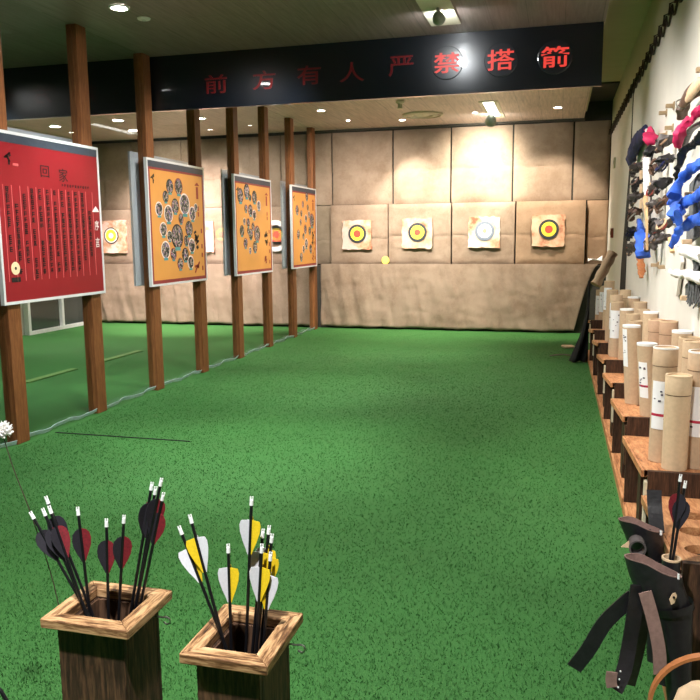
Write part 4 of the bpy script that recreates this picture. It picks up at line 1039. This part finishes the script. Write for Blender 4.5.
# front quiver
q2 = quiver([((624, 557), (682, 577), .055), ((629, 575), (684, 586), .055), ((638, 598), (691, 606), .05), ((653, 616), (693, 613), .042), ((662, 650), (692, 650), .036), ((667, 700), (691, 700), .03), ((670, 760), (690, 760), .024)], YQ2,
            'black leather quiver with two arrows, front one of two at the near rack corner', dip=-.008)
bandr = []
for (L, Rr, dd) in (((643, 606), (692.5, 600), .053), ((652, 615.5), (694, 607), .047)):
    a = at(L[0], L[1]-3, 'y', YQ2); b = at(Rr[0], Rr[1], 'y', YQ2); c = (a+b)/2; h = (b-a)/2
    bandr.append([c+h*1.03*math.cos(2*PI*j/24)+Vector((0, dd*1.05*math.sin(2*PI*j/24), 0)) for j in range(24)])
bb = part(MB().rings(bandr, False, False), 'belt_band', MT['leather'], q2, smooth=True)
c = at(673, 599, 'y', YQ2-.062)
part(MB().prism([c+Vector(p) for p in ((-.009, 0, -.004), (-.004, 0, -.018), (.004, 0, -.012), (.010, 0, .010), (.006, 0, .018), (-.002, 0, .016))], (0, .004, 0)), 'snap_tab', MT['tab'], q2); sub(bpy.context.scene.collection.objects[-1], bb)
part(MB().lathe(c+Vector((.002, -.001, .006)), [(.0035, 0), (.0035, -.003)], 12, axis='y'), 'snap_button', MT['blk'], q2); sub(bpy.context.scene.collection.objects[-1], bb)
part(MB().tube([at(678.5, 574, 'y', YQ2-.045), at(678.5, 579, 'y', YQ2-.045)], .003, 8), 'rivet', MT['nock'], q2)
# arrow tube beside the front quiver
ct = at(671.5, 558, 'y', 2.32)
part(MB().lathe((ct.x, ct.y, 0), [(.022, .2), (.026, ct.z-.02), (.026, ct.z), (.023, ct.z), (.022, ct.z-.05)], 24), 'arrow_tube', MT['leather'], q2, smooth=True)
part(MB().lathe((ct.x, ct.y, 0), [(.0275, ct.z-.004), (.0275, ct.z+.002), (.0225, ct.z+.002), (.0225, ct.z-.03)], 24, cap0=False, cap1=False), 'tube_rim', MT['tab'], q2, smooth=True)
for (n_, l, a_, b_) in (((680.7, 475.5), 'left one of the two in the quiver, dark red feather', 'blkf', 'redf'), ((685.4, 482), 'right one of the two in the quiver, black feather', 'blkf', 'blkf')):
    low = Vector((ct.x+(.004 if 'right' in l else -.004), ct.y, ct.z-.005)); nk = at(n_[0], n_[1], 'y', ct.y+.01)
    arrow(nk, low, a_, b_, 'black arrow, ' + l, 'arrows in the quiver', L=.42, twist=.1)
def strap(pts, y, w, mat, name, root, wd=(1, .2, 0)):
    P = smoothpts([at(u, v, 'y', y+dy) for u, v, dy in pts]); part(MB().band(P, wd, w, .005), name, MT[mat], root)
    return P
strap([(634, 596, 0), (622, 606, 0), (604, 624, 0), (588, 650, 0), (574, 668, 0)], 2.2, .045, 'leather', 'loose_strap', q2, (0.85, .1, -.5))
strap([(638, 585, 0), (634, 615, 0), (629, 645, 0), (624, 670, -.02), (615, 690, -.05)], 2.18, .042, 'leather', 'buckle_strap', q2)
strap([(612, 672, 0), (611, 680, 0), (612, 687, 0)], 2.12, .03, 'lining', 'strap_tip', q2)
for k in range(3): part(MB().lathe(at(620.5-1.2*k, 671+8*k, 'y', 2.12), [(.0022, 0), (.0022, -.003)], 8, axis='y'), 'punched_hole', MT['nock'], q2)
strap([(645, 592, 0), (653, 620, 0), (659, 650, 0), (660, 674, 0)], 2.16, .036, 'lining', 'suede_strap', q2)
strap([(641, 600, 0), (643, 625, 0), (638, 655, 0), (630, 685, 0)], 2.24, .03, 'grapl', 'thin_strap', q2)
# orange leather handle and bag in the bottom right corner
c = at(712, 712, 'y', 2.0)
t = thing('leather_bag', 'orange brown leather bag with round handle in the bottom right corner', 'bag', (c.x, 2.0, c.z-.1))
pts = [c+Vector((.155*math.cos(q)*.98, 0, .155*math.sin(q))) for q in [PI*j/30*1.1-.1 for j in range(31)]]
part(MB().band(pts, (0, 1, 0), .022, .008), 'handle', MT['leatho'], t, smooth=True)
part(MB().rings([[c+Vector((.10*math.cos(q)*s, .035*math.sin(q)*s, z)) for q in [2*PI*j/24 for j in range(24)]] for s, z in ((.55, .075), (.85, .05), (1, 0), (1.0, -.16), (.8, -.2))]), 'bag_body', MT['tab'], t, smooth=True)
# ------------------------------------------------------------------ world, view
wd = bpy.data.worlds.new('world'); C.world = wd; wd.use_nodes = True
wd.node_tree.nodes['Background'].inputs[0].default_value = (.5, .55, .5, 1); wd.node_tree.nodes['Background'].inputs[1].default_value = .12
C.view_settings.view_transform = 'Standard'; C.view_settings.look = 'None'; C.view_settings.exposure = 1.06; C.view_settings.gamma = 1
C.view_settings.use_curve_mapping = False
